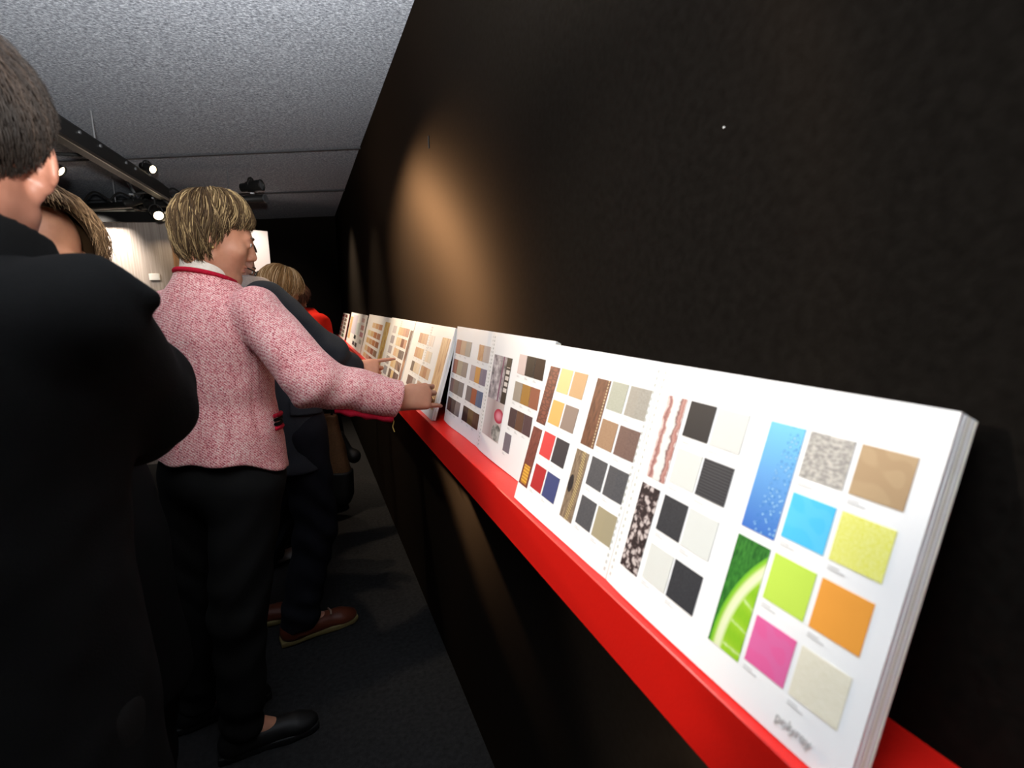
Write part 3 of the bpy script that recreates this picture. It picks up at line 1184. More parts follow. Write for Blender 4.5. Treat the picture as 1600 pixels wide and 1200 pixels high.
def t_goldlabel(N, v):
    sx = N.n('ShaderNodeSeparateXYZ')
    N.l(v, sx.inputs[0])
    n = N.noise(v, 9, 4)
    base = N.ramp(n, [(0.3, lin(96, 42, 34, KG)), (0.7, lin(140, 72, 58, KG))])
    inx = N.math('LESS_THAN', N.math('ABSOLUTE', N.math('SUBTRACT', sx.outputs[0], 0.5)), 0.33)
    iny = N.math('LESS_THAN', N.math('ABSOLUTE', N.math('SUBTRACT', sx.outputs[1], 0.19)), 0.155)
    wv = N.n('ShaderNodeTexWave', i_Scale=6.0)
    wv.bands_direction = 'Y'
    N.l(v, wv.inputs['Vector'])
    gold = N.ramp(wv.outputs[1], [(0.3, lin(190, 130, 40, KG)), (0.8, lin(235, 180, 70, KG))])
    N.color(N.mix(N.math('MULTIPLY', inx, iny), base, gold))


def t_stitched(N, v):
    sx = N.n('ShaderNodeSeparateXYZ')
    N.l(v, sx.inputs[0])
    n = N.noise(v, 6, 4)
    base = N.ramp(n, [(0.3, lin(92, 56, 38, KG)), (0.75, lin(140, 92, 64, KG))])
    ln = N.math('LESS_THAN', N.math('ABSOLUTE', N.math('SUBTRACT', sx.outputs[0], 0.88)), 0.035)
    ds = N.math('GREATER_THAN', N.math('FRACT', N.math('MULTIPLY', sx.outputs[1], 22.0)), 0.4)
    N.color(N.mix(N.math('MULTIPLY', ln, ds), base, lin(215, 190, 150, KG)))


def t_braid(N, v):
    sx = N.n('ShaderNodeSeparateXYZ')
    N.l(v, sx.inputs[0])
    n = N.noise(v, 10, 4)
    base = N.ramp(n, [(0.3, lin(100, 80, 62, KG)), (0.7, lin(165, 142, 115, KG))])
    cx_ = N.math('ADD', 0.55, N.math('MULTIPLY', N.math('SINE', N.math('MULTIPLY', sx.outputs[1], 2.6)), 0.16))
    d = N.math('ABSOLUTE', N.math('SUBTRACT', sx.outputs[0], cx_))
    rope = N.math('LESS_THAN', d, 0.13)
    zz = N.math('FRACT', N.math('ADD', N.math('MULTIPLY', sx.outputs[1], 26.0), N.math('MULTIPLY', sx.outputs[0], 3.0)))
    rc = N.ramp(zz, [(0.2, lin(95, 75, 50, KG)), (0.6, lin(200, 175, 125, KG))])
    ex = N.math('DIVIDE', N.math('SUBTRACT', sx.outputs[0], 0.22), 0.20)
    ey = N.math('DIVIDE', N.math('SUBTRACT', sx.outputs[1], 0.50), 0.13)
    dark = N.math('LESS_THAN', N.math('ADD', N.math('MULTIPLY', ex, ex), N.math('MULTIPLY', ey, ey)), 1.0)
    N.color(N.mix(rope, N.mix(dark, base, lin(40, 34, 36, KG)), rc))


def t_ribs(direction, a, b, sc):
    def fn(N, v):
        wv = N.n('ShaderNodeTexWave', i_Scale=sc)
        wv.bands_direction = direction
        N.l(v, wv.inputs['Vector'])
        N.color(N.ramp(wv.outputs[1], [(0.2, lin(*a, KG)), (0.8, lin(*b, KG))]))
    return fn


def t_still(N, v):
    """room photo: draped silver cloth above, pink glass on a pale table below"""
    sx = N.n('ShaderNodeSeparateXYZ')
    N.l(v, sx.inputs[0])
    mp = N.n('ShaderNodeMapping')
    mp.inputs['Scale'].default_value = (2.5, 5, 1)
    N.l(v, mp.inputs[0])
    n = N.noise(mp.outputs[0], 2.0, 4, 0.6)
    top = N.ramp(n, [(0.3, lin(70, 75, 82, KG)), (0.5, lin(165, 155, 160, KG)), (0.7, lin(225, 220, 218, KG))])
    purple = N.math('LESS_THAN', N.math('ABSOLUTE', N.math('SUBTRACT', sx.outputs[0], 0.57)), 0.035)
    top = N.mix(purple, top, lin(120, 60, 95, KG))
    dark = N.math('GREATER_THAN', sx.outputs[0], 0.74)
    fr_ = N.math('FRACT', N.math('MULTIPLY', sx.outputs[1], 14.0))
    keys = N.math('MULTIPLY', N.math('GREATER_THAN', fr_, 0.35), N.math('MULTIPLY', N.math('LESS_THAN', N.math('ABSOLUTE', N.math('SUBTRACT', sx.outputs[0], 0.88)), 0.09),
                  N.math('LESS_THAN', N.math('ABSOLUTE', N.math('SUBTRACT', sx.outputs[1], 0.74)), 0.15)))
    top = N.mix(dark, top, N.mix(keys, lin(28, 20, 22, KG), lin(220, 212, 205, KG)))
    low = N.ramp(sx.outputs[0], [(0.0, lin(225, 212, 210, KG)), (0.45, lin(170, 150, 148, KG)), (1.0, lin(215, 200, 195, KG))])
    ex = N.math('DIVIDE', N.math('SUBTRACT', sx.outputs[0], 0.80), 0.26)
    ey = N.math('DIVIDE', N.math('SUBTRACT', sx.outputs[1], 0.30), 0.085)
    e = N.math('ADD', N.math('MULTIPLY', ex, ex), N.math('MULTIPLY', ey, ey))
    low = N.mix(N.math('LESS_THAN', e, 1.0), low, N.ramp(e, [(0.0, lin(235, 150, 165, KG)), (0.6, lin(190, 35, 70, KG))]))
    ey2 = N.math('DIVIDE', N.math('SUBTRACT', sx.outputs[1], 0.10), 0.10)
    e2 = N.math('ADD', N.math('MULTIPLY', ex, ex), N.math('MULTIPLY', ey2, ey2))
    low = N.mix(N.math('LESS_THAN', e2, 1.0), low, N.ramp(n, [(0.4, lin(95, 95, 90, KG)), (0.6, lin(190, 188, 180, KG))]))
    N.color(N.mix(N.math('GREATER_THAN', sx.outputs[1], 0.46), low, top))


def t_woodphoto(N, v):
    mp = N.n('ShaderNodeMapping')
    mp.inputs['Scale'].default_value = (5.0, 1.6, 1)
    N.l(v, mp.inputs[0])
    n = N.noise(mp.outputs[0], 1.6, 5, 0.65)
    N.color(N.ramp(n, [(0.30, lin(150, 100, 70, KG)), (0.45, lin(220, 170, 120, KG)), (0.60, lin(238, 205, 150, KG)), (0.75, lin(240, 228, 200, KG))]))


def t_sunflower(N, v):
    n = N.noise(v, 4.5, 5, 0.65)
    N.color(N.ramp(n, [(0.30, lin(120, 70, 40, KG)), (0.42, lin(215, 160, 80, KG)), (0.55, lin(235, 205, 120, KG)), (0.70, lin(225, 215, 190, KG))]))


def t_brownstrip(N, v):
    sx = N.n('ShaderNodeSeparateXYZ')
    N.l(v, sx.inputs[0])
    n = N.noise(v, 5, 4)
    f = N.math('ADD', sx.outputs[1], N.math('MULTIPLY', N.math('SUBTRACT', n, 0.5), 0.3))
    N.color(N.ramp(f, [(0.0, lin(205, 150, 130, KG)), (0.2, lin(160, 115, 100, KG)), (0.35, lin(205, 160, 120, KG)), (0.45, lin(125, 85, 78, KG)), (1.0, lin(88, 58, 55, KG))]))


TEX = dict(water=t_water, lime=t_lime, marble=t_marble, leaves=t_leaves, croc=t_croc, goldlabel=t_goldlabel, stitched=t_stitched, braid=t_braid,
           still=t_still, woodphoto=t_woodphoto, sunflower=t_sunflower, brownstrip=t_brownstrip,
           blackribs=t_ribs('X', (6, 5, 6), (48, 46, 48), 4.2), whiteribs=t_ribs('X', (210, 211, 203), (234, 234, 227), 5.0), darkribs=t_ribs('Y', (34, 35, 38), (72, 72, 76), 4.0))


def ink(x):
    if isinstance(x, tuple):
        return flat(x)
    if x in TEX:
        return gen_tex('photo_' + x, TEX[x])
    return MATS[x]


flecked('mottled_grey', (150, 146, 140), (215, 208, 196), (9, 16, 1), 0.38, 0.66)
flecked('yellow_linen', (238, 236, 100), (248, 248, 160), (26, 26, 1), 0.4, 0.66)
flecked('sage_linen', (170, 172, 152), (190, 190, 172), (30, 30, 1))
flecked('greige_linen', (160, 152, 138), (182, 176, 162), (30, 30, 1))
flecked('brown_linen', (112, 84, 74), (132, 104, 92), (30, 30, 1))
flecked('tan_linen', (160, 124, 94), (180, 145, 112), (30, 30, 1))
flecked('slate_linen', (72, 72, 76), (96, 95, 96), (34, 34, 1))
flecked('charcoal_grain', (44, 46, 50), (62, 63, 67), (30, 30, 1))
swirl('tan_swirl', (192, 162, 122), (184, 153, 114))
swirl('cyan_swirl', (78, 200, 248), (90, 205, 248))
swirl('pink_swirl', (240, 104, 164), (236, 112, 170))
flecked('cream_weave', (240, 233, 206), (250, 244, 222), (8, 60, 1))
flecked('peach_wood', (196, 140, 96), (225, 180, 130), (14, 2, 1))
flecked('dusty_wood', (150, 130, 122), (180, 160, 150), (14, 2, 1))
flecked('grey_wood', (120, 112, 110), (160, 150, 146), (14, 2, 1))

cat_count = 0


def catalogue(label, Yl, W, Xb, Xt, H, spine, swatches, sections, surf, fine=True, lift=0.0):
    lean = math.asin((Xt - Xb) / 0.2855)
    R = Matrix(((0, math.sin(lean), -math.cos(lean)), (-1, 0, 0), (0, math.cos(lean), math.sin(lean))))
    t = thing('sample_catalogue', label, 'catalogue', (Xb, Yl, ZS + lift + 0.0005), 'open laminate catalogues on the red shelf')
    t.rotation_euler = R.to_euler()
    nz = lambda S, T: surf(S, T)
    sp = spine * W
    ns = 16 if fine else 6
    v, q = slab(0.0, sp - 0.0006, 0.0012, H, -0.0035, 0, ns, 8, nz)
    mesh_np('left_page', v, q, PAGE, t, smooth=False)
    v, q = slab(sp + 0.0006, W, 0.0012, H, -0.0035, 0, ns, 8, nz)
    mesh_np('right_page', v, q, PAGE, t, smooth=False)
    for k, (w0, w1, ds0, ds1, mm) in enumerate(sections):
        v, q = slab(ds0, W + ds1, 0.0005 - w0 * math.tan(lean), H - 0.001 - 0.0008 * k, w0, w1, 6 if fine else 3, 4, nz)
        mesh_np('page_section', v, q, mm, t, smooth=False)
    for nm, a, b, t1, t0, m_ in swatches:
        tall = (t1 - t0) > 0.06
        n1, n2 = (2, 6) if tall else (2, 2)
        if not fine:
            n1, n2 = (1, 3) if tall else (1, 1)
        s0, s1 = Yl - a, Yl - b
        v, q = slab(s0, s1, t0, t1, 0.00015 if n1 > 1 else -0.0002, 0.0006, n1, n2, nz)
        mesh_np(nm, v, q, ink(m_), t, smooth=False)
    if fine:
        mb = MB()
        for nm, a, b, t1, t0, m_ in swatches:
            if nm != 'colour_swatch':
                continue
            s0 = Yl - a
            for wd, dt in ((0.009, 0.0045), (0.014, 0.0068)):
                ww = surf(np.array(s0), np.array(t0 - dt))
                mb.box((s0 + 0.001 + wd / 2, t0 - dt, float(ww) + 0.0003), (wd, 0.0009, 0.0004))
        o = mb.build('caption_lines', INK, t)
        o['kind'] = 'stuff'
        mb = MB()
        for k in range(30):
            tt = 0.012 + k * (H - 0.024) / 29
            for dx in (-0.007, 0.007):
                ww = surf(np.array(sp + dx), np.array(tt))
                mb.box((sp + dx, tt, float(ww) + 0.0003), (0.0032, 0.0042, 0.0006))
        o = mb.build('binding_holes', HOLE, t)
        o['kind'] = 'stuff'
    return t


ROWS = [(0.248, 0.2075), (0.193, 0.153), (0.1375, 0.0965), (0.080, 0.039)]
sw1 = []


def put(L, col, row, m_, nm='colour_swatch'):
    a, b = col
    t1, t0 = ROWS[row]
    L.append((nm, a, b, t1, t0, m_))


cA, cB, cC, cD = (0.302, 0.263), (0.258, 0.218), (0.451, 0.412), (0.409, 0.368)
cE, cF, cG, cH = (0.766, 0.726), (0.721, 0.679), (0.611, 0.572), (0.567, 0.525)
sw1 += [('photo_strip', 0.343, 0.307, 0.248, 0.146, 'water'), ('photo_strip', 0.343, 0.307, 0.1375, 0.032, 'lime'),
        ('photo_strip', 0.492, 0.457, 0.248, 0.147, 'marble'), ('photo_strip', 0.495, 0.460, 0.138, 0.033, 'leaves'),
        ('photo_strip', 0.808, 0.772, 0.247, 0.145, 'croc'), ('photo_strip', 0.812, 0.776, 0.136, 0.031, 'goldlabel'),
        ('photo_strip', 0.651, 0.615, 0.247, 0.146, 'stitched'), ('photo_strip', 0.655, 0.620, 0.137, 0.032, 'braid')]
for col, ms in ((cA, ['mottled_grey', 'cyan_swirl', (200, 232, 84), 'pink_swirl']), (cB, ['tan_swirl', 'yellow_linen', (250, 168, 66), 'cream_weave']),
                (cC, ['blackribs', (226, 227, 219), 'charcoal_grain', (226, 227, 219)]), (cD, ['whiteribs', 'darkribs', (226, 228, 221), 'charcoal_grain']),
                (cE, [(236, 208, 140), (238, 180, 100), (222, 66, 66), (186, 42, 44)]), (cF, [(206, 166, 118), (150, 130, 116), (60, 56, 60), (66, 74, 122)]),
                (cG, ['sage_linen', 'tan_linen', 'slate_linen', 'slate_linen']), (cH, ['greige_linen', 'brown_linen', 'slate_linen', (172, 160, 128)])):
    for r, m_ in enumerate(ms):
        put(sw1, col, r, m_)


def surf1(S, T):
    d = np.abs(S - 0.298)
    return -0.0028 * np.exp(-(d / 0.02) ** 2) + 0.0012 * np.sin(S * 16 + 0.6) * (1 - T / 0.3) - 0.0015 * np.clip((S - 0.56) / 0.05, 0, 1) ** 2


c1 = catalogue('nearest open catalogue with cyan, yellow, lime, orange and pink swatches', 0.815, 0.6125, 0.3255, 0.410, 0.2855, 0.487, sw1,
               [(-0.0064, -0.0036, 0.31, 0.0012, PAGE), (-0.0091, -0.0065, 0.31, 0.0022, PEDGE), (-0.0118, -0.0092, 0.31, 0.0032, PAGE), (-0.0130, -0.0119, 0.0, 0.0044, PEDGE)], surf1)
# the maker's name printed under the last swatch, as on the page
fc = bpy.data.curves.new('lettering', 'FONT')
fc.body = 'polyrey'
fc.size = 0.0115
fc.extrude = 0.0002
tmp = bpy.data.objects.new('lettering_tmp', fc)
C.objects.link(tmp)
bpy.context.view_layer.update()
me = bpy.data.meshes.new_from_object(tmp.evaluated_get(bpy.context.evaluated_depsgraph_get()))
bpy.data.objects.remove(tmp)
le = bpy.data.objects.new('lettering', me)
C.objects.link(le)
le.parent = c1
xs = [v.co.x for v in me.vertices]
le.scale = (0.031 / (max(xs) - min(xs)), 1.0, 1)
le.location = (0.815 - 0.262, 0.0135, 0.0012)
me.materials.clear()
me.materials.append(mat('pale_grey_ink', (0.42, 0.42, 0.40), 0.6))

# second catalogue
R2 = [(0.246, 0.206), (0.189, 0.149), (0.133, 0.094), (0.078, 0.039)]
sw2 = []


def trio(L, a, b, row, cols, R, n=None):
    n = n or len(cols)
    w = (a - b) / n
    for k, c_ in enumerate(cols):
        if c_ is None:
            continue
        L.append(('colour_swatch', a - k * w, a - (k + 1) * w + 0.0015, R[row][0], R[row][1], c_))


W3 = [['peach_wood', 'dusty_wood', 'grey_wood']]
trio(sw2, 1.440, 1.308, 0, [(172, 106, 84), (200, 168, 138), (176, 166, 152)], R2)
trio(sw2, 1.443, 1.311, 1, [(150, 82, 62), (178, 166, 142), (160, 146, 134)], R2)
trio(sw2, 1.443, 1.315, 2, [(140, 106, 98), (118, 106, 98), (134, 128, 126)], R2)
trio(sw2, 1.443, 1.318, 3, [(96, 54, 42), (70, 54, 58), (136, 126, 124)], R2)
trio(sw2, 1.284, 1.157, 0, [None, 'peach_wood', (206, 188, 176)], R2)
trio(sw2, 1.284, 1.159, 1, [(196, 178, 176), (222, 160, 76), (142, 130, 146)], R2)
trio(sw2, 1.291, 1.162, 2, [(124, 116, 116), (166, 84, 50), (96, 112, 142)], R2)
trio(sw2, 1.293, 1.165, 3, [(66, 44, 42), (112, 86, 54), (92, 60, 48)], R2)
sw2.append(('photo_strip', 1.121, 1.013, 0.232, 0.045, 'still'))
trio(sw2, 0.975, 0.852, 0, [(228, 205, 196), (34, 24, 16), (44, 22, 12)], R2)
trio(sw2, 0.975, 0.854, 1, [(166, 154, 138), (170, 124, 52), (158, 96, 70)], R2)
trio(sw2, 0.978, 0.867, 2, [(76, 56, 58), (104, 72, 54), (90, 66, 68)], R2)
sw2.append(('colour_swatch', 0.983, 0.950, 0.078, 0.039, (124, 116, 124)))


def surf2(S, T):
    k = (1 - np.clip(T / 0.29, 0, 1))
    return 0.0035 * np.sin((S - 0.04) * 21) * k - 0.0030 * np.exp(-((S - 0.305) / 0.018) ** 2) + 0.0018 * np.sin(S * 24 + 1)


catalogue('open catalogue second from the camera with grouped brown swatches and a still-life photo', 1.462, 0.634, 0.3610, 0.418, 0.2830, 0.50, sw2,
          [(-0.0055, -0.0036, 0.32, 0.0012, PEDGE), (-0.0080, -0.0058, 0.32, 0.0024, PAGE), (-0.0095, -0.0083, 0.0, 0.0034, PEDGE)], surf2)

# third catalogue, the one the woman holds
flat0 = lambda S, T: 0.0012 * np.sin(S * 12) * (1 - T / 0.3)
R3 = [(0.247, 0.210), (0.192, 0.155), (0.138, 0.101), (0.083, 0.047)]
sw3 = [('photo_strip', 1.582, 1.487, 0.250, 0.030, 'woodphoto')]
trio(sw3, 1.913, 1.775, 0, [(188, 140, 112), (206, 166, 130), (214, 176, 146)], R3)
trio(sw3, 1.745, 1.678, 0, [(246, 230, 218), (248, 236, 226)], R3)
trio(sw3, 1.923, 1.788, 1, [(206, 158, 122), (214, 172, 130), (226, 190, 140)], R3)
trio(sw3, 1.745, 1.662, 1, [(240, 222, 196), (236, 224, 204)], R3)
trio(sw3, 1.928, 1.782, 2, [(112, 98, 88), (230, 210, 180), (240, 222, 196)], R3)
trio(sw3, 1.765, 1.632, 2, [(206, 160, 118), (190, 138, 100), (222, 186, 150)], R3)
trio(sw3, 1.936, 1.795, 3, [(118, 92, 88), (128, 104, 100), (196, 186, 180)], R3)
trio(sw3, 1.768, 1.640, 3, [(206, 168, 140), (216, 178, 150), (70, 60, 58)], R3)
catalogue('open pale-wood catalogue whose right edge is held by the woman in pink', 2.035, 0.566, 0.327, 0.412, 0.2855, 0.50, sw3,
          [(-0.0062, -0.0038, 0.29, 0.0015, PEDGE), (-0.0095, -0.0065, 0.29, 0.0028, PAGE), (-0.0115, -0.0098, 0.0, 0.0036, PEDGE)], flat0)

# fourth
R4 = [(0.249, 0.214), (0.202, 0.165), (0.153, 0.117), (0.103, 0.066), (0.055, 0.016)]
sw4 = [('photo_strip', 2.100, 2.052, 0.246, 0.036, 'brownstrip')]
cl = [[(236, 196, 146), (222, 180, 140), (206, 158, 132), (186, 140, 124)], [(238, 214, 170), (230, 200, 160), (126, 66, 44), (206, 158, 130)],
      [(236, 196, 156), (230, 206, 170), (118, 104, 100), (122, 110, 108)], [(232, 196, 140), (236, 214, 176), (180, 150, 130), (150, 124, 112)],
      [(120, 96, 84), (240, 214, 160), (110, 88, 84), (124, 100, 96)]]
for r in range(5):
    a, b = R4[r]
    for k in range(4):
        y = 2.365 - k * 0.062
        sw4.append(('colour_swatch', y, y - 0.058, a, b, cl[r][k]))
    sw4.append(('colour_swatch', 2.52 - 0.004 * r, 2.43 - 0.004 * r, a, b, [(214, 206, 206), (176, 168, 174), (190, 180, 182), (184, 174, 172), (170, 166, 170)][r]))
catalogue('open catalogue with five swatch rows and a dark brown strip, where the man points', 2.640, 0.595, 0.327, 0.412, 0.2855, 0.50, sw4,
          [(-0.0075, -0.0038, 0.0, 0.001, PEDGE)], flat0)

# fifth
R5 = [(0.233, 0.202), (0.181, 0.147), (0.133, 0.100), (0.083, 0.049), (0.034, 0.008)]
sw5 = [('photo_strip', 2.82, 2.66, 0.255, 0.02, 'sunflower')]
cl = [[None, (236, 206, 160), (222, 178, 132), (206, 150, 112)], [(238, 224, 170), (230, 196, 140), (196, 134, 88), (190, 140, 110)],
      [(236, 200, 140), (222, 176, 124), (200, 140, 92), (176, 120, 84)], [(238, 210, 160), (206, 152, 116), (170, 104, 78), (160, 130, 104)],
      [(238, 206, 156), (222, 170, 150), (160, 90, 72), (150, 110, 100)]]
for r in range(5):
    for k in range(4):
        if cl[r][k]:
            y = 3.46 - k * 0.145
            sw5.append(('colour_swatch', y, y - 0.13, R5[r][0], R5[r][1], cl[r][k]))
catalogue('open catalogue of orange wood swatches with a yellow photo strip at its right', 3.600, 0.95, 0.335, 0.414, 0.2800, 0.5, sw5,
          [(-0.0075, -0.0038, 0.0, 0.001, PEDGE)], lambda S, T: 0.0 * S, False)

# sixth and seventh, smallest in the picture
sw6 = [('photo_strip', 4.83, 4.62, 0.235, 0.045, (232, 190, 140)), ('photo_strip', 4.60, 4.22, 0.255, 0.10, (222, 216, 230)), ('photo_strip', 4.20, 3.98, 0.20, 0.11, (226, 236, 232)),
       ('colour_swatch', 3.92, 3.74, 0.243, 0.214, (232, 196, 190)), ('colour_swatch', 3.90, 3.71, 0.192, 0.158, (214, 160, 150)), ('colour_swatch', 3.89, 3.69, 0.143, 0.110, (206, 150, 156)),
       ('colour_swatch', 4.27, 4.12, 0.100, 0.070, (40, 44, 36)), ('colour_swatch', 4.30, 4.15, 0.050, 0.020, (70, 58, 66)), ('colour_swatch', 4.11, 3.96, 0.050, 0.020, (52, 50, 48)),
       ('colour_swatch', 3.84, 3.70, 0.090, 0.060, (190, 190, 180))]
catalogue('open catalogue with a lilac photo and four dark squares, second from the far end', 4.87, 1.20, 0.335, 0.408, 0.2700, 0.5, sw6,
          [(-0.0075, -0.0038, 0.0, 0.001, PEDGE)], lambda S, T: 0.0 * S, False)
sw7 = []
for r in range(6):
    t1 = 0.238 - r * 0.038
    sw7.append(('colour_swatch', 5.78, 5.55, t1, t1 - 0.030, [(190, 60, 60), (214, 120, 116), (222, 150, 140), (206, 130, 124), (180, 80, 78), (150, 60, 60)][r]))
    sw7.append(('colour_swatch', 5.46, 5.20, t1, t1 - 0.028, [(120, 60, 50), (140, 110, 100), (150, 124, 112), (120, 100, 96), (130, 116, 108), (110, 120, 96)][r]))
catalogue('red edged catalogue at the far end of the shelf', 5.80, 0.76, 0.330, 0.405, 0.2500, 0.5, sw7,
          [(-0.0075, -0.0038, -0.02, 0.0, mat('red_cover', (0.35, 0.03, 0.03), 0.5))], lambda S, T: 0.0 * S, False)

# ------------------------------------------------------------------ people


def skin_mat(name, c, rough=0.5, sss=0.12):
    mt = mat(name, c, rough, spec=0.35)
    b = mt.node_tree.nodes['Principled BSDF']
    b.inputs['Subsurface Weight'].default_value = sss
    b.inputs['Subsurface Radius'].default_value = (0.012, 0.004, 0.002)
    b.inputs['Subsurface Scale'].default_value = 0.5
    N = NT(mt)
    n = N.noise(N.coord('Object'), 40, 3)
    c2 = tuple(x * 0.86 for x in c[:3])
    N.color(N.ramp(n, [(0.3, (c2[0], c2[1] * 0.94, c2[2] * 0.92)), (0.7, c[:3])]))
    return mt


def cloth_mat(name, a, b, rough=0.9, scale=300, sheen=0.0, bump=0.25):
    mt = mat(name, a, rough, spec=0.12, sheen=sheen)
    N = NT(mt)
    v = N.coord('Object')
    n = N.math('ADD', N.math('MULTIPLY', N.noise(v, scale, 3), 0.6), N.math('MULTIPLY', N.noise(v, 14, 4), 0.4))
    N.color(N.ramp(n, [(0.35, a[:3]), (0.65, b[:3])]))
    N.bump(N.noise(v, scale, 2), bump, 0.002)
    return mt


def tweed():
    mt = mat('pink_tweed', (0.7, 0.35, 0.35), 0.9, spec=0.1, sheen=0.15)
    N = NT(mt)
    v = N.coord('Object', scale=(1, 1, 1), rot=(0.35, 0.2, 0.6))
    vo = N.n('ShaderNodeTexVoronoi', i_Scale=430.0)
    N.l(v, vo.inputs['Vector'])
    sc = N.n('ShaderNodeSeparateColor')
    N.l(vo.outputs['Color'], sc.inputs[0])
    w1 = N.n('ShaderNodeTexWave', i_Scale=72.0, i_Distortion=1.2)
    w1.inputs['Detail'].default_value = 2
    w1.bands_direction = 'DIAGONAL'
    N.l(v, w1.inputs['Vector'])
    st = N.noise(N.coord('Object', scale=(90, 90, 5)), 1.0, 3)
    big = N.noise(N.coord('Object'), 7, 3)
    f = N.math('ADD', N.math('MULTIPLY', sc.outputs[0], 0.42), N.math('MULTIPLY', w1.outputs[1], 0.18))
    f = N.math('ADD', f, N.math('MULTIPLY', st, 0.25))
    f = N.math('ADD', f, N.math('MULTIPLY', big, 0.25))
    N.color(N.ramp(f, [(0.26, lin(132, 52, 60)), (0.38, lin(198, 104, 108)), (0.50, lin(222, 144, 143)), (0.62, lin(230, 170, 166)), (0.80, lin(240, 212, 202))]))
    N.bump(f, 0.5, 0.003)
    return mt


SKIN_W = skin_mat('skin_warm', (0.51, 0.245, 0.150))
SKIN_M = skin_mat('skin_ruddy', (0.54, 0.28, 0.20))
LIP = mat('lip', (0.46, 0.17, 0.13), 0.45)
EYEM = mat('eye_white', (0.65, 0.6, 0.57), 0.25)
IRIS = mat('iris_dark', (0.03, 0.02, 0.015), 0.2)
BROW = mat('eyebrow_brown', (0.07, 0.045, 0.03), 0.8)


def person(J, label, skin, h, brow=BROW):
    base = np.array([J['pelvis'][0], J['pelvis'][1], 0.0])
    root = thing('person', label, 'person', tuple(base), 'visitors along the shelf')
    p = Person(J)
    fn = p.body_fn()
    lo, hi = p.bounds()
    v, q = sdf_mesh(fn, lo, hi, h)
    v = relax(v, q, 1, 0.4)
    o = mesh_np('body', v - base, q, skin, root)
    hc, Mh, s = np.asarray(J['head'], float), np.asarray(J['Mh'], float), J.get('hs', 1.0)
    o.data.materials.append(LIP)
    fcn = ((v[q].mean(1) - hc) @ Mh) / s
    lips = np.minimum(ell(fcn.astype(np.float32), (0, 0.088, -0.0605), (0.021, 0.016, 0.0048)), ell(fcn.astype(np.float32), (0, 0.086, -0.0725), (0.017, 0.016, 0.0055))) < 0
    o.data.polygons.foreach_set('material_index', lips.astype(np.int32))

    def H(x, y, z):
        return hc + Mh @ np.array([x, y, z]) * s - base
    for sx in (-1, 1):
        vs, qd = [], []
        n1, n2 = 12, 8
        mb = MB()
        cc = H(sx * 0.031, 0.0815, 0.002)
        pts = []
        for j in range(n2 + 1):
            a = math.pi * j / n2
            for i in range(n1):
                b = 2 * math.pi * i / n1
                pts.append(cc + Mh @ np.array([math.sin(a) * math.cos(b), math.cos(a), math.sin(a) * math.sin(b) * 0.75]) * 0.0108 * s)
        for j in range(n2):
            for i in range(n1):
                qd.append([j * n1 + i, j * n1 + (i + 1) % n1, (j + 1) * n1 + (i + 1) % n1, (j + 1) * n1 + i])
        e = mb.add(pts, qd).build('eye', EYEM, root, smooth=True)
        e.data.materials.append(IRIS)
        mi = np.zeros(len(e.data.polygons), np.int32)
        mi[:2 * n1] = 1
        e.data.polygons.foreach_set('material_index', mi)
        bp = [H(sx * (0.014 + 0.008 * k), 0.0935 - 0.0008 * k * k, 0.021 + 0.0022 * k - 0.0006 * k * k) for k in range(5)]
        MB().tube(bp, [0.002, 0.003, 0.003, 0.0025, 0.0015], 6).build('eyebrow', brow, root, smooth=True)
    return root, base, H


def garment(name, root, base, m, torso, sleeves, h, lo, hi, k=0.014, extra=None, amp=0.003, fs=22, hem=None, it=1):
    """torso: list of (fn); sleeves: list of (sh, el, wr, r0, r1, r2)"""
    def fn(P):
        d = torso(P)
        for (sh, el, wr, r0, r1, r2) in sleeves:
            e = union(P, [(sh, el, r0, r1), (el, wr, r1, r2)], 0.03)
            w, l_ = np.asarray(wr, float), np.asarray(el, float)
            nn = (w - l_) / np.linalg.norm(w - l_)
            # creases running round the sleeve, deepest inside the elbow
            t = (P - A(*el)) @ A(*nn)
            e = e + 0.0042 * np.sin(t * 62 + 3 * np.sin(P[:, 2] * 19)) * np.exp(-(t / 0.12) ** 2)
            e = cutplane(P, e, w, nn)
            d = smin(d, e, k)
        if extra is not None:
            d = extra(P, d)
        d = d + amp * wob(P, fs, 0.7) + amp * 0.5 * wob(P, fs * 2.3, 2.1)
        if hem is not None:
            d = smax(d, hem(P), 0.004)
        return d
    return sdf_obj(name, fn, lo, hi, h, m, root, base, it)


def trousers(root, base, J, m, h, rad=(0.098, 0.078, 0.062), top=None, amp=0.004):
    def fn(P):
        pel = np.asarray(J['pelvis'], float)
        d = ell(P, pel + [0, 0, 0.02], (0.168, 0.125, 0.15), J['Mt'])
        for s in 'RL':
            e = union(P, [(J['hip' + s], J['kn' + s], rad[0], rad[1]), (J['kn' + s], J['an' + s], rad[1], rad[2])], 0.03)
            e = smax(e, 0.055 - P[:, 2] + 0.01 * np.sin(P[:, 0] * 40), 0.006)
            kz = J['kn' + s][2]
            e = e + amp * np.sin((P[:, 2] - kz) * 46 + 4 * np.sin(P[:, 0] * 17) + 2 * P[:, 1]) * np.exp(-((P[:, 2] - kz) / 0.30) ** 2)
            e = e + amp * 1.2 * np.sin(P[:, 2] * 60 + 3 * P[:, 0] * 9) * np.exp(-((P[:, 2] - 0.13) / 0.08) ** 2)
            d = smin(d, e, 0.04)
        d = smax(d, P[:, 2] - (top or pel[2] + 0.13), 0.01)
        return d + 0.003 * wob(P, 16, 1.0)
    pts = np.array([J['pelvis']] + [J[k + s] for k in ('hip', 'kn', 'an') for s in 'RL'])
    return sdf_obj('trousers', fn, pts.min(0) - 0.2, pts.max(0) + 0.2, h, m, root, base)


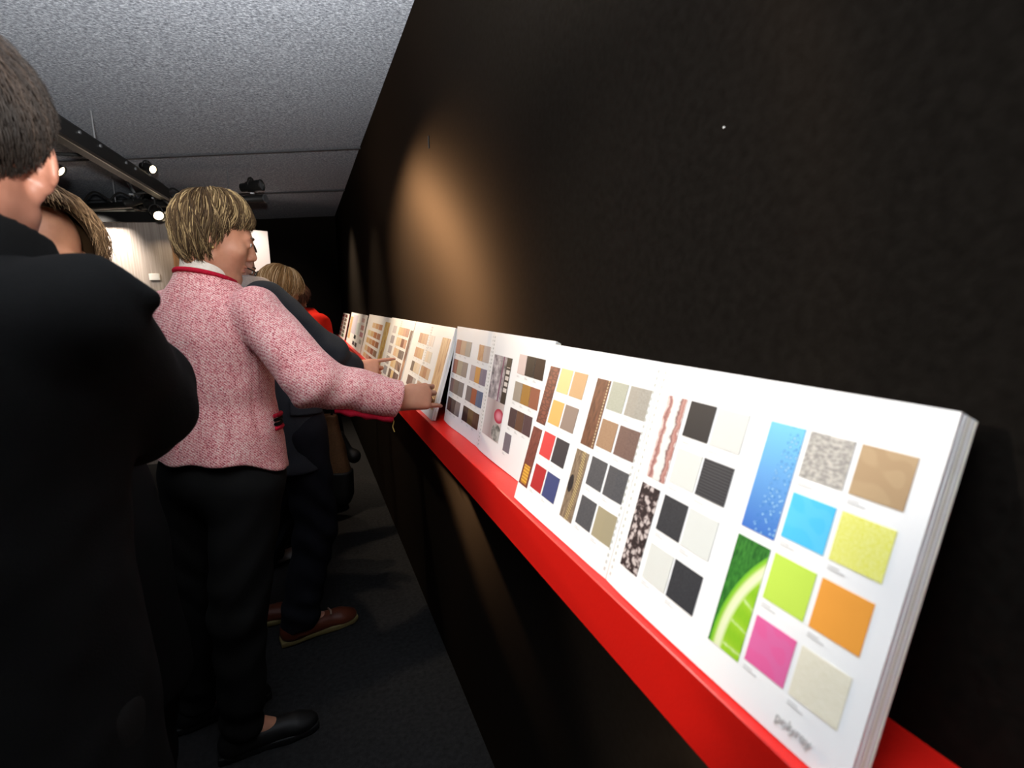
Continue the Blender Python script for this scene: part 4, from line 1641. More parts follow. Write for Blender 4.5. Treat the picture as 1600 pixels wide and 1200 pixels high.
def shoes(root, base, J, m, m_sole, h=0.005, size=1.0, sides='RL'):
    for s in sides:
        an, to = np.asarray(J['an' + s], float), np.asarray(J['toe' + s], float)
        d = to - an
        d[2] = 0
        d /= np.linalg.norm(d)
        Mf = np.stack([[d[1], -d[0], 0], d, [0, 0, 1]], 1).astype(np.float32)
        o = np.array([an[0], an[1], 0.0])

        def up(P):
            q = ((P - A(*o)) @ Mf) / size
            e = cone(q, (0, -0.035, 0.045), (0, 0.145, 0.035), 0.041, 0.037)
            e = smin(e, ell(q, (0.003, 0.165, 0.032), (0.042, 0.055, 0.030)), 0.02)
            e = smin(e, cone(q, (0, -0.02, 0.06), (0, -0.005, 0.105), 0.042, 0.040), 0.03)
            e = smax(e, 0.020 - q[:, 2], 0.004)
            e = smax(e, q[:, 2] - 0.10, 0.004)
            return e * size

        def so(P):
            q = ((P - A(*o)) @ Mf) / size
            r = np.interp(q[:, 1], [-0.08, -0.03, 0.05, 0.13, 0.20, 0.23], [0.030, 0.037, 0.034, 0.045, 0.038, 0.020])
            e = np.maximum(np.abs(q[:, 0]) - r, np.maximum(q[:, 1] - 0.222, -0.078 - q[:, 1]))
            e = smax(e, np.abs(q[:, 2] - 0.013) - 0.0125, 0.004)
            return e * size
        lo, hi = o + [-0.26, -0.26, -0.01], o + [0.26, 0.26, 0.13]
        u = sdf_obj('shoe', up, lo, hi, h, m, root, base)
        so_ = sdf_obj('sole', so, lo, hi, h, m_sole, u, base)


def glasses(root, H, m):
    mb = MB()
    for sx in (-1, 1):
        pts = [H(sx * 0.032 + 0.022 * math.cos(a), 0.104 - 0.004 * abs(math.cos(a)), 0.0 + 0.017 * math.sin(a)) for a in np.linspace(0, 2 * math.pi, 21)]
        mb.tube(pts, 0.0018, 6, False)
        mb.tube([H(sx * 0.055, 0.100, 0.006), H(sx * 0.074, 0.080, 0.006), H(sx * 0.081, 0.02, 0.006), H(sx * 0.0815, 0.0, 0.008)], 0.0022, 6)
    mb.tube([H(-0.011, 0.104, 0.004), H(0, 0.108, 0.006), H(0.011, 0.104, 0.004)], 0.0016, 6)
    return mb.build('glasses', m, root, smooth=True)


D2R = math.pi / 180


def ends(tab):
    xs = [t[0] * D2R for t in tab]
    ys = [t[1] * D2R for t in tab]
    return lambda a: float(np.interp(abs(a), xs, ys))


BLACK_WOOL = cloth_mat('black_wool', (0.0018, 0.0018, 0.0018), (0.0040, 0.0040, 0.0040), 0.95, 420, 0.0, 0.3)
BLACK_TROU = cloth_mat('black_trouser_cloth', (0.006, 0.0058, 0.0055), (0.010, 0.0098, 0.0092), 0.9, 500)
DARK_GREY = cloth_mat('dark_grey_jersey', (0.021, 0.0235, 0.029), (0.034, 0.0375, 0.045), 0.95, 420)
NAVY = cloth_mat('navy_denim', (0.007, 0.0075, 0.011), (0.012, 0.013, 0.018), 0.9, 500)
RED_KNIT = cloth_mat('red_knit', lin(178, 26, 16), lin(206, 40, 26), 0.85, 300)
BROWN_COAT = cloth_mat('brown_coat_cloth', (0.035, 0.020, 0.011), (0.055, 0.032, 0.018), 0.85, 300)
CREAM = cloth_mat('cream_blouse', (0.62, 0.55, 0.46), (0.74, 0.68, 0.58), 0.8, 200)
GREY_SCARF = cloth_mat('grey_scarf_wool', (0.20, 0.165, 0.15), (0.30, 0.25, 0.23), 0.95, 260)
TRIM = cloth_mat('dark_red_braid', lin(150, 14, 34), lin(190, 30, 56), 0.85, 420, 0, 0.6)
SHOE_BLK = mat('black_leather', (0.006, 0.006, 0.006), 0.55, spec=0.25)
SHOE_BRN = mat('brown_leather', (0.10, 0.023, 0.010), 0.45, spec=0.3)
SOLE_Y = mat('tan_sole', (0.16, 0.12, 0.04), 0.7)
GOLD = mat('gold', (0.8, 0.55, 0.22), 0.3, 1.0)
TWEED = tweed()

# ---- woman in the pink tweed jacket
JW = dict(fem=True, hs=0.94, Mh=frame(75, 18), Mt=frame(40), head=(-0.203, 1.606, 1.600), neck=(-0.225, 1.60, 1.455), pelvis=(-0.252, 1.62, 0.95), mouth=0.0016,
          shR=(-0.115, 1.505, 1.400), elR=(0.009, 1.395, 1.222), wrR=(0.222, 1.405, 1.150),
          shL=(-0.345, 1.70, 1.40), elL=(-0.37, 1.82, 1.13), wrL=(-0.30, 1.90, 0.96),
          hipR=(-0.185, 1.575, 0.93), knR=(-0.250, 1.61, 0.52), anR=(-0.285, 1.66, 0.10), toeR=(-0.160, 1.672, 0.03),
          hipL=(-0.32, 1.675, 0.93), knL=(-0.40, 1.78, 0.52), anL=(-0.44, 1.85, 0.10), toeL=(-0.32, 1.875, 0.03))
JW['handR'] = hand_prims(JW['wrR'], (1.0, 0.10, 0.03), (0.10, -0.92, 0.30), [(44, 58, 30), (50, 60, 32), (54, 62, 35), (20, 24, 12)], (0.12, 0.2), 1, 0.95)
JW['handL'] = hand_prims(JW['wrL'], (0.8, 0.3, -0.4), (-0.2, 0.3, 1), RELAXED, (0.5, 0.3), -1)
woman, bW, HW = person(JW, 'woman in a pink tweed jacket and black trousers reaching to hold a catalogue', SKIN_W, 0.004)
MtW = JW['Mt']
oW = (-0.238, 1.606, 0)
sW = [(0.93, -0.016, 0, 0.186, 0.146), (1.00, -0.014, 0, 0.180, 0.142), (1.08, -0.004, 0, 0.170, 0.130), (1.16, 0.0, 0, 0.153, 0.116), (1.25, 0.0, 0.0, 0.160, 0.118), (1.34, 0.0, 0.002, 0.172, 0.120),
      (1.395, 0, 0.0, 0.172, 0.108), (1.435, 0, -0.004, 0.140, 0.088), (1.465, 0.0, -0.006, 0.096, 0.072), (1.495, 0.004, -0.004, 0.072, 0.066), (1.53, 0.008, 0.0, 0.066, 0.064)]


def torso_w(P):
    d = loft(P, MtW, oW, sW)
    q = (P - A(*oW)) @ MtW
    ang = np.arctan2(q[:, 0], q[:, 1])
    k = np.clip((1.14 - q[:, 2]) / 0.20, 0, 1)
    d = d + 0.005 * k * np.sin(ang * 7 + 0.6)
    # collar slopes down to the front
    d = smax(d, q[:, 2] - (1.490 - 0.30 * q[:, 1] - 0.05 * q[:, 0]), 0.003)
    # centre back and side seams
    for a0 in (math.pi, 1.75):
        da = np.abs((ang - a0 + math.pi) % (2 * math.pi) - math.pi)
        d = d + 0.0022 * np.exp(-(da / 0.035) ** 2)
    return d


def hem_w(P):
    q = (P - A(*oW)) @ MtW
    ang = np.arctan2(q[:, 0], q[:, 1])
    return 1.008 - 0.064 * np.clip(np.cos(ang - 0.9), 0, 1) ** 2 + 0.004 * np.sin(ang * 7) - P[:, 2]


jw = garment('jacket', woman, bW, TWEED, torso_w,
             [(JW['shR'], JW['elR'], JW['wrR'], 0.068, 0.062, 0.052), (JW['shL'], JW['elL'], JW['wrL'], 0.066, 0.062, 0.052)], 0.0045,
             np.array([-0.60, 1.30, 0.90]), np.array([0.27, 2.0, 1.56]), 0.013, amp=0.0040, fs=17, hem=hem_w)
fr = MtW.astype(float)
ring = []
for a in np.linspace(0, 2 * math.pi, 40):
    x, y = 0.071 * math.cos(a), 0.068 * math.sin(a)
    ring.append(np.array(oW) + fr @ [0.006 + x, -0.001 + y, 1.491 - 0.30 * y - 0.05 * x] - bW)
MB().tube(ring, 0.0065, 8, False).build('collar_trim', TRIM, jw, smooth=True)


def blouse(P):
    q = (P - A(*oW)) @ MtW
    d = loft(P, MtW, oW, [(1.44, 0.006, 0.0, 0.066, 0.062), (1.49, 0.006, 0.003, 0.065, 0.062), (1.53, 0.006, 0.008, 0.062, 0.060), (1.56, 0.006, 0.012, 0.060, 0.058)])
    d = np.maximum(d, q[:, 2] - (1.524 - 0.42 * q[:, 1] - 0.1 * q[:, 0]) - 0.003 * np.sin(q[:, 0] * 120))
    return d


sdf_obj('blouse_collar', blouse, np.array(oW) + [-0.1, -0.1, 1.43], np.array(oW) + [0.1, 0.1, 1.58], 0.003, CREAM, woman, bW)
# fringe along the underside of the right cuff, and a loose thread
e_, w_ = np.array(JW['elR']), np.array(JW['wrR'])
ax = (w_ - e_) / np.linalg.norm(w_ - e_)
dn = np.array([0.06, -0.30, -0.95])
dn -= ax * (dn @ ax)
dn /= np.linalg.norm(dn)
pts = [w_ - ax * (0.005 + 0.014 * k) + dn * (0.055 + 0.0006 * k) - bW + np.array([0, 0, 0.0015 * math.sin(k * 2.1)]) for k in range(12)]
MB().tube(pts, [0.011 + 0.002 * math.sin(k * 1.7) for k in range(12)], 8).build('cuff_trim', TRIM, jw, smooth=True)
pts = [w_ - ax * 0.004 + dn * 0.055 - bW + np.array([0.002 * math.sin(k * 1.3), 0, -0.006 * k]) for k in range(7)]
MB().tube(pts, 0.0016, 5).build('loose_thread', mat('yellow_thread', (0.35, 0.24, 0.05), 0.8), jw)
# pocket flap edge with braid at the right front
for k, (dz, mm, rr) in enumerate(((0.018, TRIM, 0.006), (0.006, cloth_mat('braid_gold', (0.22, 0.15, 0.06), (0.40, 0.30, 0.14)), 0.0045), (-0.006, cloth_mat('braid_gold', (0, 0, 0), (0, 0, 0)), 0.0045), (-0.018, TRIM, 0.0065))):
    pts = []
    for t in np.linspace(0, 1, 6):
        an = 1.42 - 0.55 * t
        rr_a, rr_b = 0.169, 0.129
        pts.append(np.array(oW) + fr @ [(rr_a + 0.003) * math.sin(an) - 0.002, (rr_b + 0.003) * math.cos(an), 1.098 + dz - 0.006 * t] - bW)
    MB().tube(pts, rr, 7).build('pocket_braid', mm, jw, smooth=True)
trousers(woman, bW, JW, BLACK_TROU, 0.0065)
shoes(woman, bW, JW, SHOE_BLK, SHOE_BLK)
hr = JW['handR']['tips'][2]
c_ = np.array(hr[0]) * 0.35 + np.array(hr[1]) * 0.65
ax2 = np.array(hr[1]) - np.array(hr[0])
ax2 /= np.linalg.norm(ax2)
u_ = np.cross(ax2, [0, 0, 1])
u_ /= np.linalg.norm(u_)
v_ = np.cross(ax2, u_)
MB().tube([c_ + 0.0092 * (u_ * math.cos(a) + v_ * math.sin(a)) - bW for a in np.linspace(0, 2 * math.pi, 17)], 0.0016, 6, False).build('ring', GOLD, woman, smooth=True)
MB().tube([HW(0.084, -0.006, -0.040), HW(0.085, -0.006, -0.046)], 0.003, 8).build('earring', GOLD, woman)
HAIR_W = hair_mat('hair_streaked', (0.014, 0.007, 0.003), (0.050, 0.028, 0.011), (0.36, 0.25, 0.12))
endW = ends([(0, 97), (35, 99), (60, 103), (84, 112), (100, 128), (140, 136), (180, 138)])
hair_mesh('hair', HAIR_W, woman, bW, JW['head'], JW['Mh'], 0.94, (0.088, 0.100, 0.100), (0, -0.007, 0.024), endW, 2800, 12, 0.0017, 0.0060, clump=0.17,
          twist=lambda a, t: 0.55 * t * math.cos(a) + 0.10 * t, lift=0.015, tuck=0.016, start=(0.0, 0.62), drop=0.034)

# ---- man in the dark grey jersey jacket, pointing
JM = dict(fem=False, Mh=frame(78, 26), Mt=frame(72), head=(-0.258, 2.25, 1.575), neck=(-0.215, 2.25, 1.44), pelvis=(-0.085, 2.255, 0.92), hs=1.03,
          shR=(-0.130, 2.135, 1.428), elR=(0.085, 2.12, 1.225), wrR=(0.178, 2.195, 1.141),
          shL=(-0.20, 2.42, 1.415), elL=(-0.16, 2.46, 1.14), wrL=(0.03, 2.40, 1.06),
          hipR=(-0.055, 2.175, 0.90), knR=(-0.020, 2.19, 0.51), anR=(-0.120, 2.195, 0.10), toeR=(0.03, 2.228, 0.03),
          hipL=(-0.10, 2.34, 0.90), knL=(-0.17, 2.40, 0.50), anL=(-0.37, 2.36, 0.10), toeL=(-0.27, 2.37, 0.03))
JM['handR'] = hand_prims(JM['wrR'], (1.0, 0.15, 0.02), (0.12, -0.85, 0.45), [(2, 6, 5), (50, 65, 40), (58, 65, 40), (60, 60, 40)], (0.35, 0.5), 1)
JM['handL'] = hand_prims(JM['wrL'], (0.9, 0.1, -0.3), (-0.2, 0.3, 1), RELAXED, (0.5, 0.3), -1)
man2, bM, HM = person(JM, 'man in a dark grey jacket and glasses pointing at a catalogue behind the pink jacket', SKIN_M, 0.0045)
MtM = JM['Mt']
oM = (-0.15, 2.252, 0)


def torso_m(P):
    d = loft(P, MtM, oM, [(0.76, 0, 0.050, 0.205, 0.138), (0.92, 0, 0.045, 0.20, 0.134), (1.08, 0, 0.028, 0.19, 0.128), (1.22, 0, 0.005, 0.195, 0.126), (1.34, 0, -0.02, 0.20, 0.125), (1.40, 0, -0.04, 0.185, 0.11),
                          (1.45, 0, -0.055, 0.135, 0.085), (1.48, 0, -0.062, 0.085, 0.07), (1.51, 0, -0.062, 0.075, 0.065)])
    return d


jm = garment('jacket', man2, bM, DARK_GREY, torso_m, [(JM['shR'], JM['elR'], JM['wrR'], 0.078, 0.062, 0.047), (JM['shL'], JM['elL'], JM['wrL'], 0.075, 0.06, 0.048)], 0.0065,
             np.array([-0.48, 1.98, 0.72]), np.array([0.30, 2.70, 1.55]), 0.02, amp=0.004, fs=17)
frm = MtM.astype(float)


def pocket(P):
    q = (P - A(*oM)) @ MtM
    d = np.abs(loft(P, MtM, oM, [(0.76, 0, 0.050, 0.205, 0.138), (0.92, 0, 0.045, 0.20, 0.134), (1.08, 0, 0.028, 0.19, 0.128), (1.22, 0, 0.005, 0.195, 0.126)]) - 0.006) - 0.004
    d = np.maximum(d, np.maximum(np.abs(q[:, 2] - 1.022 + 0.12 * (q[:, 1] - 0.06)) - 0.028, np.abs(q[:, 1] - 0.085) - 0.075))
    return np.maximum(d, -q[:, 0])


sdf_obj('pocket_flap', pocket, np.array([-0.25, 1.98, 0.95]), np.array([0.15, 2.3, 1.10]), 0.004, DARK_GREY, jm, bM)
sdf_obj('scarf', lambda P: np.abs(ell(P, (-0.205, 2.24, 1.468), (0.108, 0.105, 0.050), MtM)) - 0.012 + 0.004 * wob(P, 50), np.array([-0.36, 2.1, 1.38]), np.array([-0.06, 2.4, 1.54]), 0.005, GREY_SCARF, man2, bM)
e_, w_ = np.array(JM['elR']), np.array(JM['wrR'])
ax = (w_ - e_) / np.linalg.norm(w_ - e_)
MB().tube([w_ - ax * 0.02 - bM, w_ + ax * 0.010 - bM], [0.040, 0.038], 16).build('shirt_cuff', BLACK_WOOL, man2, smooth=True)
trousers(man2, bM, JM, NAVY, 0.0075, (0.105, 0.082, 0.076), 1.0, 0.006)
shoes(man2, bM, JM, SHOE_BRN, SOLE_Y, 0.005, 1.08)
an, to = np.array(JM['anR']), np.array(JM['toeR'])
MB().tube([an * [1, 1, 0] + np.array([0.115, 0.045, 0.083]) - bM, an * [1, 1, 0] + np.array([0.125, 0.012, 0.089]) - bM, an * [1, 1, 0] + np.array([0.125, -0.010, 0.083]) - bM], 0.004, 6).build('shoe_strap', mat('pale_strap', (0.30, 0.22, 0.17), 0.5), man2)
glasses(man2, HM, mat('black_frame', (0.01, 0.01, 0.01), 0.3))
HAIR_D = hair_mat('hair_dark', (0.012, 0.008, 0.006), (0.035, 0.024, 0.018), (0.10, 0.07, 0.05))
endS = ends([(0, 82), (50, 84), (80, 88), (100, 100), (130, 116), (180, 120)])
hair_mesh('hair', HAIR_D, man2, bM, JM['head'], JM['Mh'], 1.03, (0.080, 0.100, 0.091), (0, -0.014, 0.036), endS, 2200, 4, 0.0015, 0.001, length=0.35, lift=0.006)

# ---- blonde woman bending over the shelf
JB = dict(fem=True, Mh=frame(52, 38), Mt=frame(60), head=(-0.105, 2.930, 1.475), neck=(-0.155, 2.950, 1.345), pelvis=(-0.110, 2.960, 0.860), hs=0.98,
          shR=(-0.065, 2.840, 1.285), elR=(0.000, 2.810, 1.085), wrR=(0.050, 2.810, 0.965), shL=(-0.180, 3.070, 1.285), elL=(-0.010, 3.170, 1.080), wrL=(0.140, 3.190, 1.080),
          hipR=(-0.100, 2.880, 0.850), knR=(-0.160, 2.890, 0.480), anR=(-0.285, 2.900, 0.090), toeR=(-0.210, 2.940, 0.030),
          hipL=(-0.140, 3.020, 0.850), knL=(-0.140, 3.080, 0.480), anL=(-0.230, 3.100, 0.090), toeL=(-0.110, 3.160, 0.030))
JB['handR'] = hand_prims(JB['wrR'], (0.35, 0.05, -0.9), (0.1, -1, 0), [(60, 70, 40)] * 4, (0.4, 0.4), 1)
JB['handL'] = hand_prims(JB['wrL'], (0.95, 0.0, -0.1), (-0.2, 0.3, 1), RELAXED, (0.5, 0.3), -1)
blonde, bB, HB = person(JB, 'blonde woman in a brown coat looking down behind the dark grey jacket', SKIN_W, 0.005)


def torso_b(P):
    return loft(P, JB['Mt'], (-0.12, 2.955, 0), [(0.66, -0.02, 0.0, 0.165, 0.125), (0.9, -0.01, 0.0, 0.165, 0.125), (1.08, 0, 0.0, 0.155, 0.115), (1.22, 0, -0.01, 0.165, 0.115), (1.29, 0, -0.02, 0.16, 0.10), (1.34, 0, -0.02, 0.11, 0.08), (1.38, 0, -0.02, 0.07, 0.06)])


garment('coat', blonde, bB, BROWN_COAT, torso_b, [(JB['shR'], JB['elR'], JB['wrR'], 0.060, 0.052, 0.045), (JB['shL'], JB['elL'], JB['wrL'], 0.06, 0.052, 0.045)], 0.009,
        np.array([-0.43, 2.60, 0.62]), np.array([0.21, 3.32, 1.42]), 0.02, amp=0.004, fs=18)
trousers(blonde, bB, JB, BLACK_TROU, 0.009, (0.092, 0.082, 0.085), 0.95)
shoes(blonde, bB, JB, mat('pale_shoe', (0.45, 0.45, 0.47), 0.5), SHOE_BLK, 0.006, 0.92)
HAIR_B = hair_mat('hair_blonde', (0.10, 0.048, 0.015), (0.46, 0.25, 0.10), (0.90, 0.64, 0.38))
endB = ends([(0, 84), (35, 88), (60, 108), (90, 124), (180, 128)])
hair_mesh('hair', HAIR_B, blonde, bB, JB['head'], JB['Mh'], 1.0, (0.093, 0.112, 0.100), (0, -0.012, 0.030), endB, 1300, 9, 0.0022, 0.003, lift=0.014, tuck=0.0, start=(0.0, 0.5))

# ---- dark-haired woman in red
JR = dict(fem=True, Mh=frame(60, 20), Mt=frame(55), head=(-0.070, 3.520, 1.425), neck=(-0.035, 3.540, 1.325), pelvis=(0.005, 3.560, 0.860), hs=0.98,
          shR=(0.090, 3.445, 1.295), elR=(0.130, 3.485, 1.090), wrR=(0.150, 3.590, 1.110), shL=(-0.085, 3.650, 1.295), elL=(-0.035, 3.770, 1.080), wrL=(0.080, 3.830, 1.110),
          hipR=(0.045, 3.490, 0.850), knR=(0.035, 3.510, 0.470), anR=(-0.005, 3.520, 0.090), toeR=(0.105, 3.570, 0.030),
          hipL=(-0.035, 3.620, 0.850), knL=(-0.035, 3.650, 0.470), anL=(-0.065, 3.680, 0.090), toeL=(0.045, 3.740, 0.030))
JR['handR'] = hand_prims(JR['wrR'], (0.95, 0.2, -0.1), (-0.2, -0.2, 1), RELAXED, (0.5, 0.3), 1)
JR['handL'] = hand_prims(JR['wrL'], (0.95, 0.0, -0.1), (-0.2, 0.3, 1), RELAXED, (0.5, 0.3), -1)
red, bR, HR = person(JR, 'dark-haired woman in a red knit top farthest along the shelf', SKIN_W, 0.006)


def torso_r(P):
    return loft(P, JR['Mt'], (0.007, 3.55, 0), [(1.16, 0, 0, 0.155, 0.118), (1.24, 0, 0, 0.160, 0.118), (1.30, 0, 0, 0.155, 0.10), (1.35, 0, -0.01, 0.11, 0.08), (1.39, 0, -0.01, 0.062, 0.058)])


garment('red_top', red, bR, RED_KNIT, torso_r, [(JR['shR'], JR['elR'], JR['wrR'], 0.060, 0.052, 0.042), (JR['shL'], JR['elL'], JR['wrL'], 0.06, 0.052, 0.042)], 0.008,
        np.array([-0.30, 3.30, 1.0]), np.array([0.32, 3.95, 1.44]), 0.02, amp=0.004, fs=24)
sdf_obj('dress', lambda P: loft(P, JR['Mt'], (0.007, 3.55, 0), [(0.45, 0, 0, 0.20, 0.17), (0.85, 0, 0, 0.175, 0.135), (1.04, 0, 0, 0.140, 0.108), (1.20, 0, 0, 0.148, 0.108)]),
        np.array([-0.28, 3.3, 0.42]), np.array([0.30, 3.8, 1.24]), 0.011, BLACK_WOOL, red, bR)
shoes(red, bR, JR, SHOE_BLK, SHOE_BLK, 0.008, 0.92)
HAIR_R = hair_mat('hair_auburn', (0.020, 0.009, 0.006), (0.075, 0.034, 0.022), (0.17, 0.08, 0.05))
hair_mesh('hair', HAIR_R, red, bR, JR['head'], JR['Mh'], 1.0, (0.094, 0.112, 0.100), (0, -0.012, 0.028), ends([(0, 84), (35, 90), (60, 112), (90, 128), (180, 136)]), 1000, 9, 0.0024, 0.010, lift=0.016, start=(0.0, 0.5))

# ---- brown bag on the blonde woman's arm
bag = thing('shoulder_bag', 'brown leather bag with black base hanging beside the dark grey jacket', 'bag', (0.125, 2.82, 0.34))
bb = np.array([0.125, 2.82, 0.34])
LEA = cloth_mat('brown_bag_leather', (0.085, 0.042, 0.020), (0.13, 0.070, 0.034), 0.5, 120)


def bagf(P):
    return loft(P, frame(20), (0.125, 2.82, 0), [(0.50, -0.025, 0, 0.071, 0.05), (0.65, -0.04, 0, 0.063, 0.045), (0.83, -0.06, 0, 0.050, 0.03)], 3.5) + 0.002 * wob(P, 30)


def bagb(P):
    d = loft(P, frame(20), (0.125, 2.82, 0), [(0.335, -0.025, 0, 0.057, 0.05), (0.38, -0.025, 0, 0.075, 0.06), (0.52, -0.025, 0, 0.080, 0.06)], 3.5)
    d = smin(d, ell(P, (0.193, 2.84, 0.585), (0.037, 0.04, 0.04)), 0.01)
    return smin(d, cone(P, (0.135, 2.84, 0.72), (0.182, 2.84, 0.59), 0.014, 0.02), 0.02)


sdf_obj('bag_panel', bagf, bb + [-0.2, -0.15, 0.08], bb + [0.2, 0.15, 0.55], 0.006, LEA, bag, bb)
sdf_obj('bag_base', bagb, bb + [-0.2, -0.15, -0.05], bb + [0.2, 0.15, 0.46], 0.006, SHOE_BLK, bag, bb)
MB().tube([np.array(p) - bb for p in ((0.045, 2.81, 0.82), (0.052, 2.81, 0.86), (0.075, 2.81, 0.885), (0.095, 2.81, 0.86), (0.095, 2.82, 0.82))], 0.007, 8).build('bag_strap', SHOE_BLK, bag, smooth=True)

# ---- woman half hidden behind the black coat
JP = dict(fem=True, Mh=frame(152, 14), Mt=frame(120), head=(-0.479, 1.310, 1.515), neck=(-0.502, 1.330, 1.385), pelvis=(-0.497, 1.340, 0.900), hs=0.98,
          shR=(-0.577, 1.180, 1.335), elR=(-0.592, 1.120, 1.120), wrR=(-0.522, 1.140, 0.950), shL=(-0.417, 1.480, 1.335), elL=(-0.450, 1.460, 1.100), wrL=(-0.470, 1.380, 0.930),
          hipR=(-0.537, 1.270, 0.880), knR=(-0.527, 1.260, 0.480), anR=(-0.547, 1.270, 0.090), toeR=(-0.447, 1.230, 0.030),
          hipL=(-0.457, 1.410, 0.880), knL=(-0.447, 1.400, 0.480), anL=(-0.477, 1.400, 0.090), toeL=(-0.377, 1.360, 0.030))
JP['handR'] = hand_prims(JP['wrR'], (0.1, 0.1, -0.9), (-1, -0.2, 0), RELAXED, (0.5, 0.3), 1)
JP['handL'] = hand_prims(JP['wrL'], (0, -0.1, -0.9), (1, 0, 0), RELAXED, (0.5, 0.3), -1)
w5, bP, HP = person(JP, 'brown-haired woman half hidden behind the shoulder of the black coat', skin_mat('skin_tan', (0.48, 0.22, 0.12)), 0.0045)
garment('coat', w5, bP, BLACK_WOOL, lambda P: loft(P, JP['Mt'], (-0.499, 1.335, 0), [(0.5, 0, 0, 0.19, 0.15), (0.9, 0, 0, 0.175, 0.13), (1.08, 0, 0, 0.15, 0.11), (1.25, 0, 0, 0.165, 0.115), (1.33, 0, 0, 0.155, 0.10), (1.38, 0, 0, 0.11, 0.08), (1.42, 0, 0, 0.065, 0.06)]),
        [(JP['shR'], JP['elR'], JP['wrR'], 0.060, 0.052, 0.042), (JP['shL'], JP['elL'], JP['wrL'], 0.06, 0.052, 0.042)], 0.010,
        np.array([-0.80, 0.98, 0.46]), np.array([-0.24, 1.72, 1.46]), 0.02, amp=0.003, fs=18)
trousers(w5, bP, JP, BLACK_TROU, 0.011, (0.09, 0.075, 0.06), 0.95)
shoes(w5, bP, JP, SHOE_BLK, SHOE_BLK, 0.008, 0.92)
HAIR_P = hair_mat('hair_brown', (0.025, 0.013, 0.006), (0.14, 0.078, 0.036), (0.40, 0.25, 0.13))
hair_mesh('hair', HAIR_P, w5, bP, JP['head'], JP['Mh'], 1.0, (0.096, 0.112, 0.102), (0, -0.012, 0.030), ends([(0, 62), (35, 66), (60, 100), (90, 130), (180, 138)]), 1500, 9, 0.0018, 0.006, lift=0.018, start=(0.0, 0.5), flare=0.01, drop=0.05)

# ---- man in the black coat, seen from behind
J1 = dict(fem=False, Mh=frame(-14, 5), Mt=frame(24), head=(-0.338, 0.765, 1.590), neck=(-0.372, 0.745, 1.44), pelvis=(-0.42, 0.78, 0.93), hs=1.03,
          shR=(-0.232, 0.690, 1.402), elR=(-0.240, 0.865, 1.285), wrR=(-0.38, 1.02, 1.25), shL=(-0.53, 0.83, 1.405), elL=(-0.60, 0.98, 1.22), wrL=(-0.48, 1.05, 1.28),
          hipR=(-0.33, 0.74, 0.92), knR=(-0.33, 0.76, 0.50), anR=(-0.34, 0.75, 0.10), toeR=(-0.26, 0.89, 0.03),
          hipL=(-0.51, 0.82, 0.92), knL=(-0.51, 0.85, 0.50), anL=(-0.53, 0.84, 0.10), toeL=(-0.47, 0.98, 0.03))
J1['handR'] = hand_prims(J1['wrR'], (-0.8, 0.5, 0.1), (0.5, 0.8, 0.2), RELAXED, (0.5, 0.3), 1)
J1['handL'] = hand_prims(J1['wrL'], (0.9, 0.1, 0.1), (0.0, 1, 0.2), RELAXED, (0.5, 0.3), -1)
man1, b1_, H1 = person(J1, 'man in a black coat with short hair seen from behind, nearest the camera', skin_mat('skin_dark_tan', (0.30, 0.135, 0.09), sss=0.0), 0.004)
Mt1 = J1['Mt']
o1 = (-0.372, 0.748, 0)


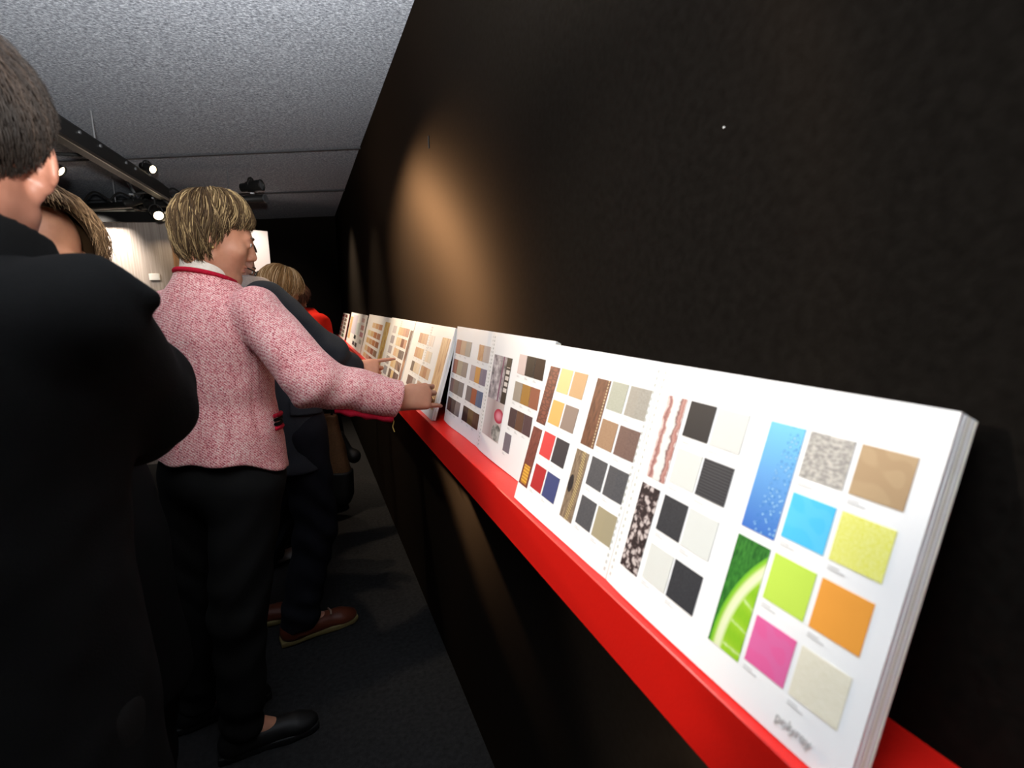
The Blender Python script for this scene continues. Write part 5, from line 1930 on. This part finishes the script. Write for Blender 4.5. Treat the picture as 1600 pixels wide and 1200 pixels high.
def torso_1(P):
    d = loft(P, Mt1, o1, [(0.42, -0.09, 0, 0.25, 0.20), (0.8, -0.08, 0, 0.22, 0.17), (1.05, -0.06, 0, 0.20, 0.155), (1.22, -0.04, 0, 0.195, 0.145), (1.34, -0.01, 0, 0.20, 0.135), (1.40, 0.0, -0.005, 0.190, 0.115),
                          (1.445, 0, -0.008, 0.145, 0.10), (1.485, 0, -0.005, 0.098, 0.088), (1.515, 0, 0, 0.088, 0.084), (1.56, 0, 0.0, 0.086, 0.086)])
    q = (P - A(*o1)) @ Mt1
    return smax(d, q[:, 2] - (1.510 - 0.35 * q[:, 1]), 0.004)


def extra_1(P, d):
    # fold of cloth standing up at the sleeve head
    return smin(d, cone(P, (-0.205, 0.69, 1.445), (-0.158, 0.69, 1.428), 0.026, 0.012), 0.02)


cj = garment('coat', man1, b1_, BLACK_WOOL, torso_1, [(J1['shR'], J1['elR'], J1['wrR'], 0.072, 0.080, 0.06), (J1['shL'], J1['elL'], J1['wrL'], 0.08, 0.07, 0.06)], 0.006,
             np.array([-0.72, 0.45, 0.40]), np.array([-0.02, 1.14, 1.60]), 0.02, extra=extra_1, amp=0.0035, fs=19)


def collar1(P):
    q = (P - A(*o1)) @ Mt1
    r = np.abs(loft(P, Mt1, o1, [(1.42, 0, 0, 0.125, 0.112), (1.47, 0, 0, 0.108, 0.100), (1.53, 0, 0, 0.093, 0.092), (1.58, 0, 0, 0.090, 0.092)]) - 0.004) - 0.005
    r = np.maximum(r, q[:, 2] - (1.515 - 0.35 * q[:, 1]))
    r = np.maximum(r, (1.462 - 0.30 * q[:, 1]) - q[:, 2])
    return np.maximum(r, q[:, 1] - 0.06)


sdf_obj('coat_collar', collar1, np.array(o1) + [-0.16, -0.16, 1.40], np.array(o1) + [0.16, 0.16, 1.62], 0.004, BLACK_WOOL, cj, b1_)
trousers(man1, b1_, J1, BLACK_TROU, 0.011, (0.10, 0.08, 0.07), 0.98)
shoes(man1, b1_, J1, SHOE_BLK, SHOE_BLK, 0.008, 1.05)
glasses(man1, H1, mat('black_frame', (0, 0, 0), 0.3))
HAIR_1 = hair_mat('hair_short_brown', (0.003, 0.0018, 0.0012), (0.0062, 0.0037, 0.0024), (0.018, 0.0112, 0.0075))
end1 = ends([(0, 84), (50, 86), (75, 90), (95, 92), (110, 108), (135, 122), (180, 126)])
hair_mesh('hair', HAIR_1, man1, b1_, J1['head'], J1['Mh'], 1.03, (0.087, 0.102, 0.093), (0, -0.014, 0.036), end1, 9000, 3, 0.0009, 0.0008, length=0.16, lift=0.004, flare=0.003)
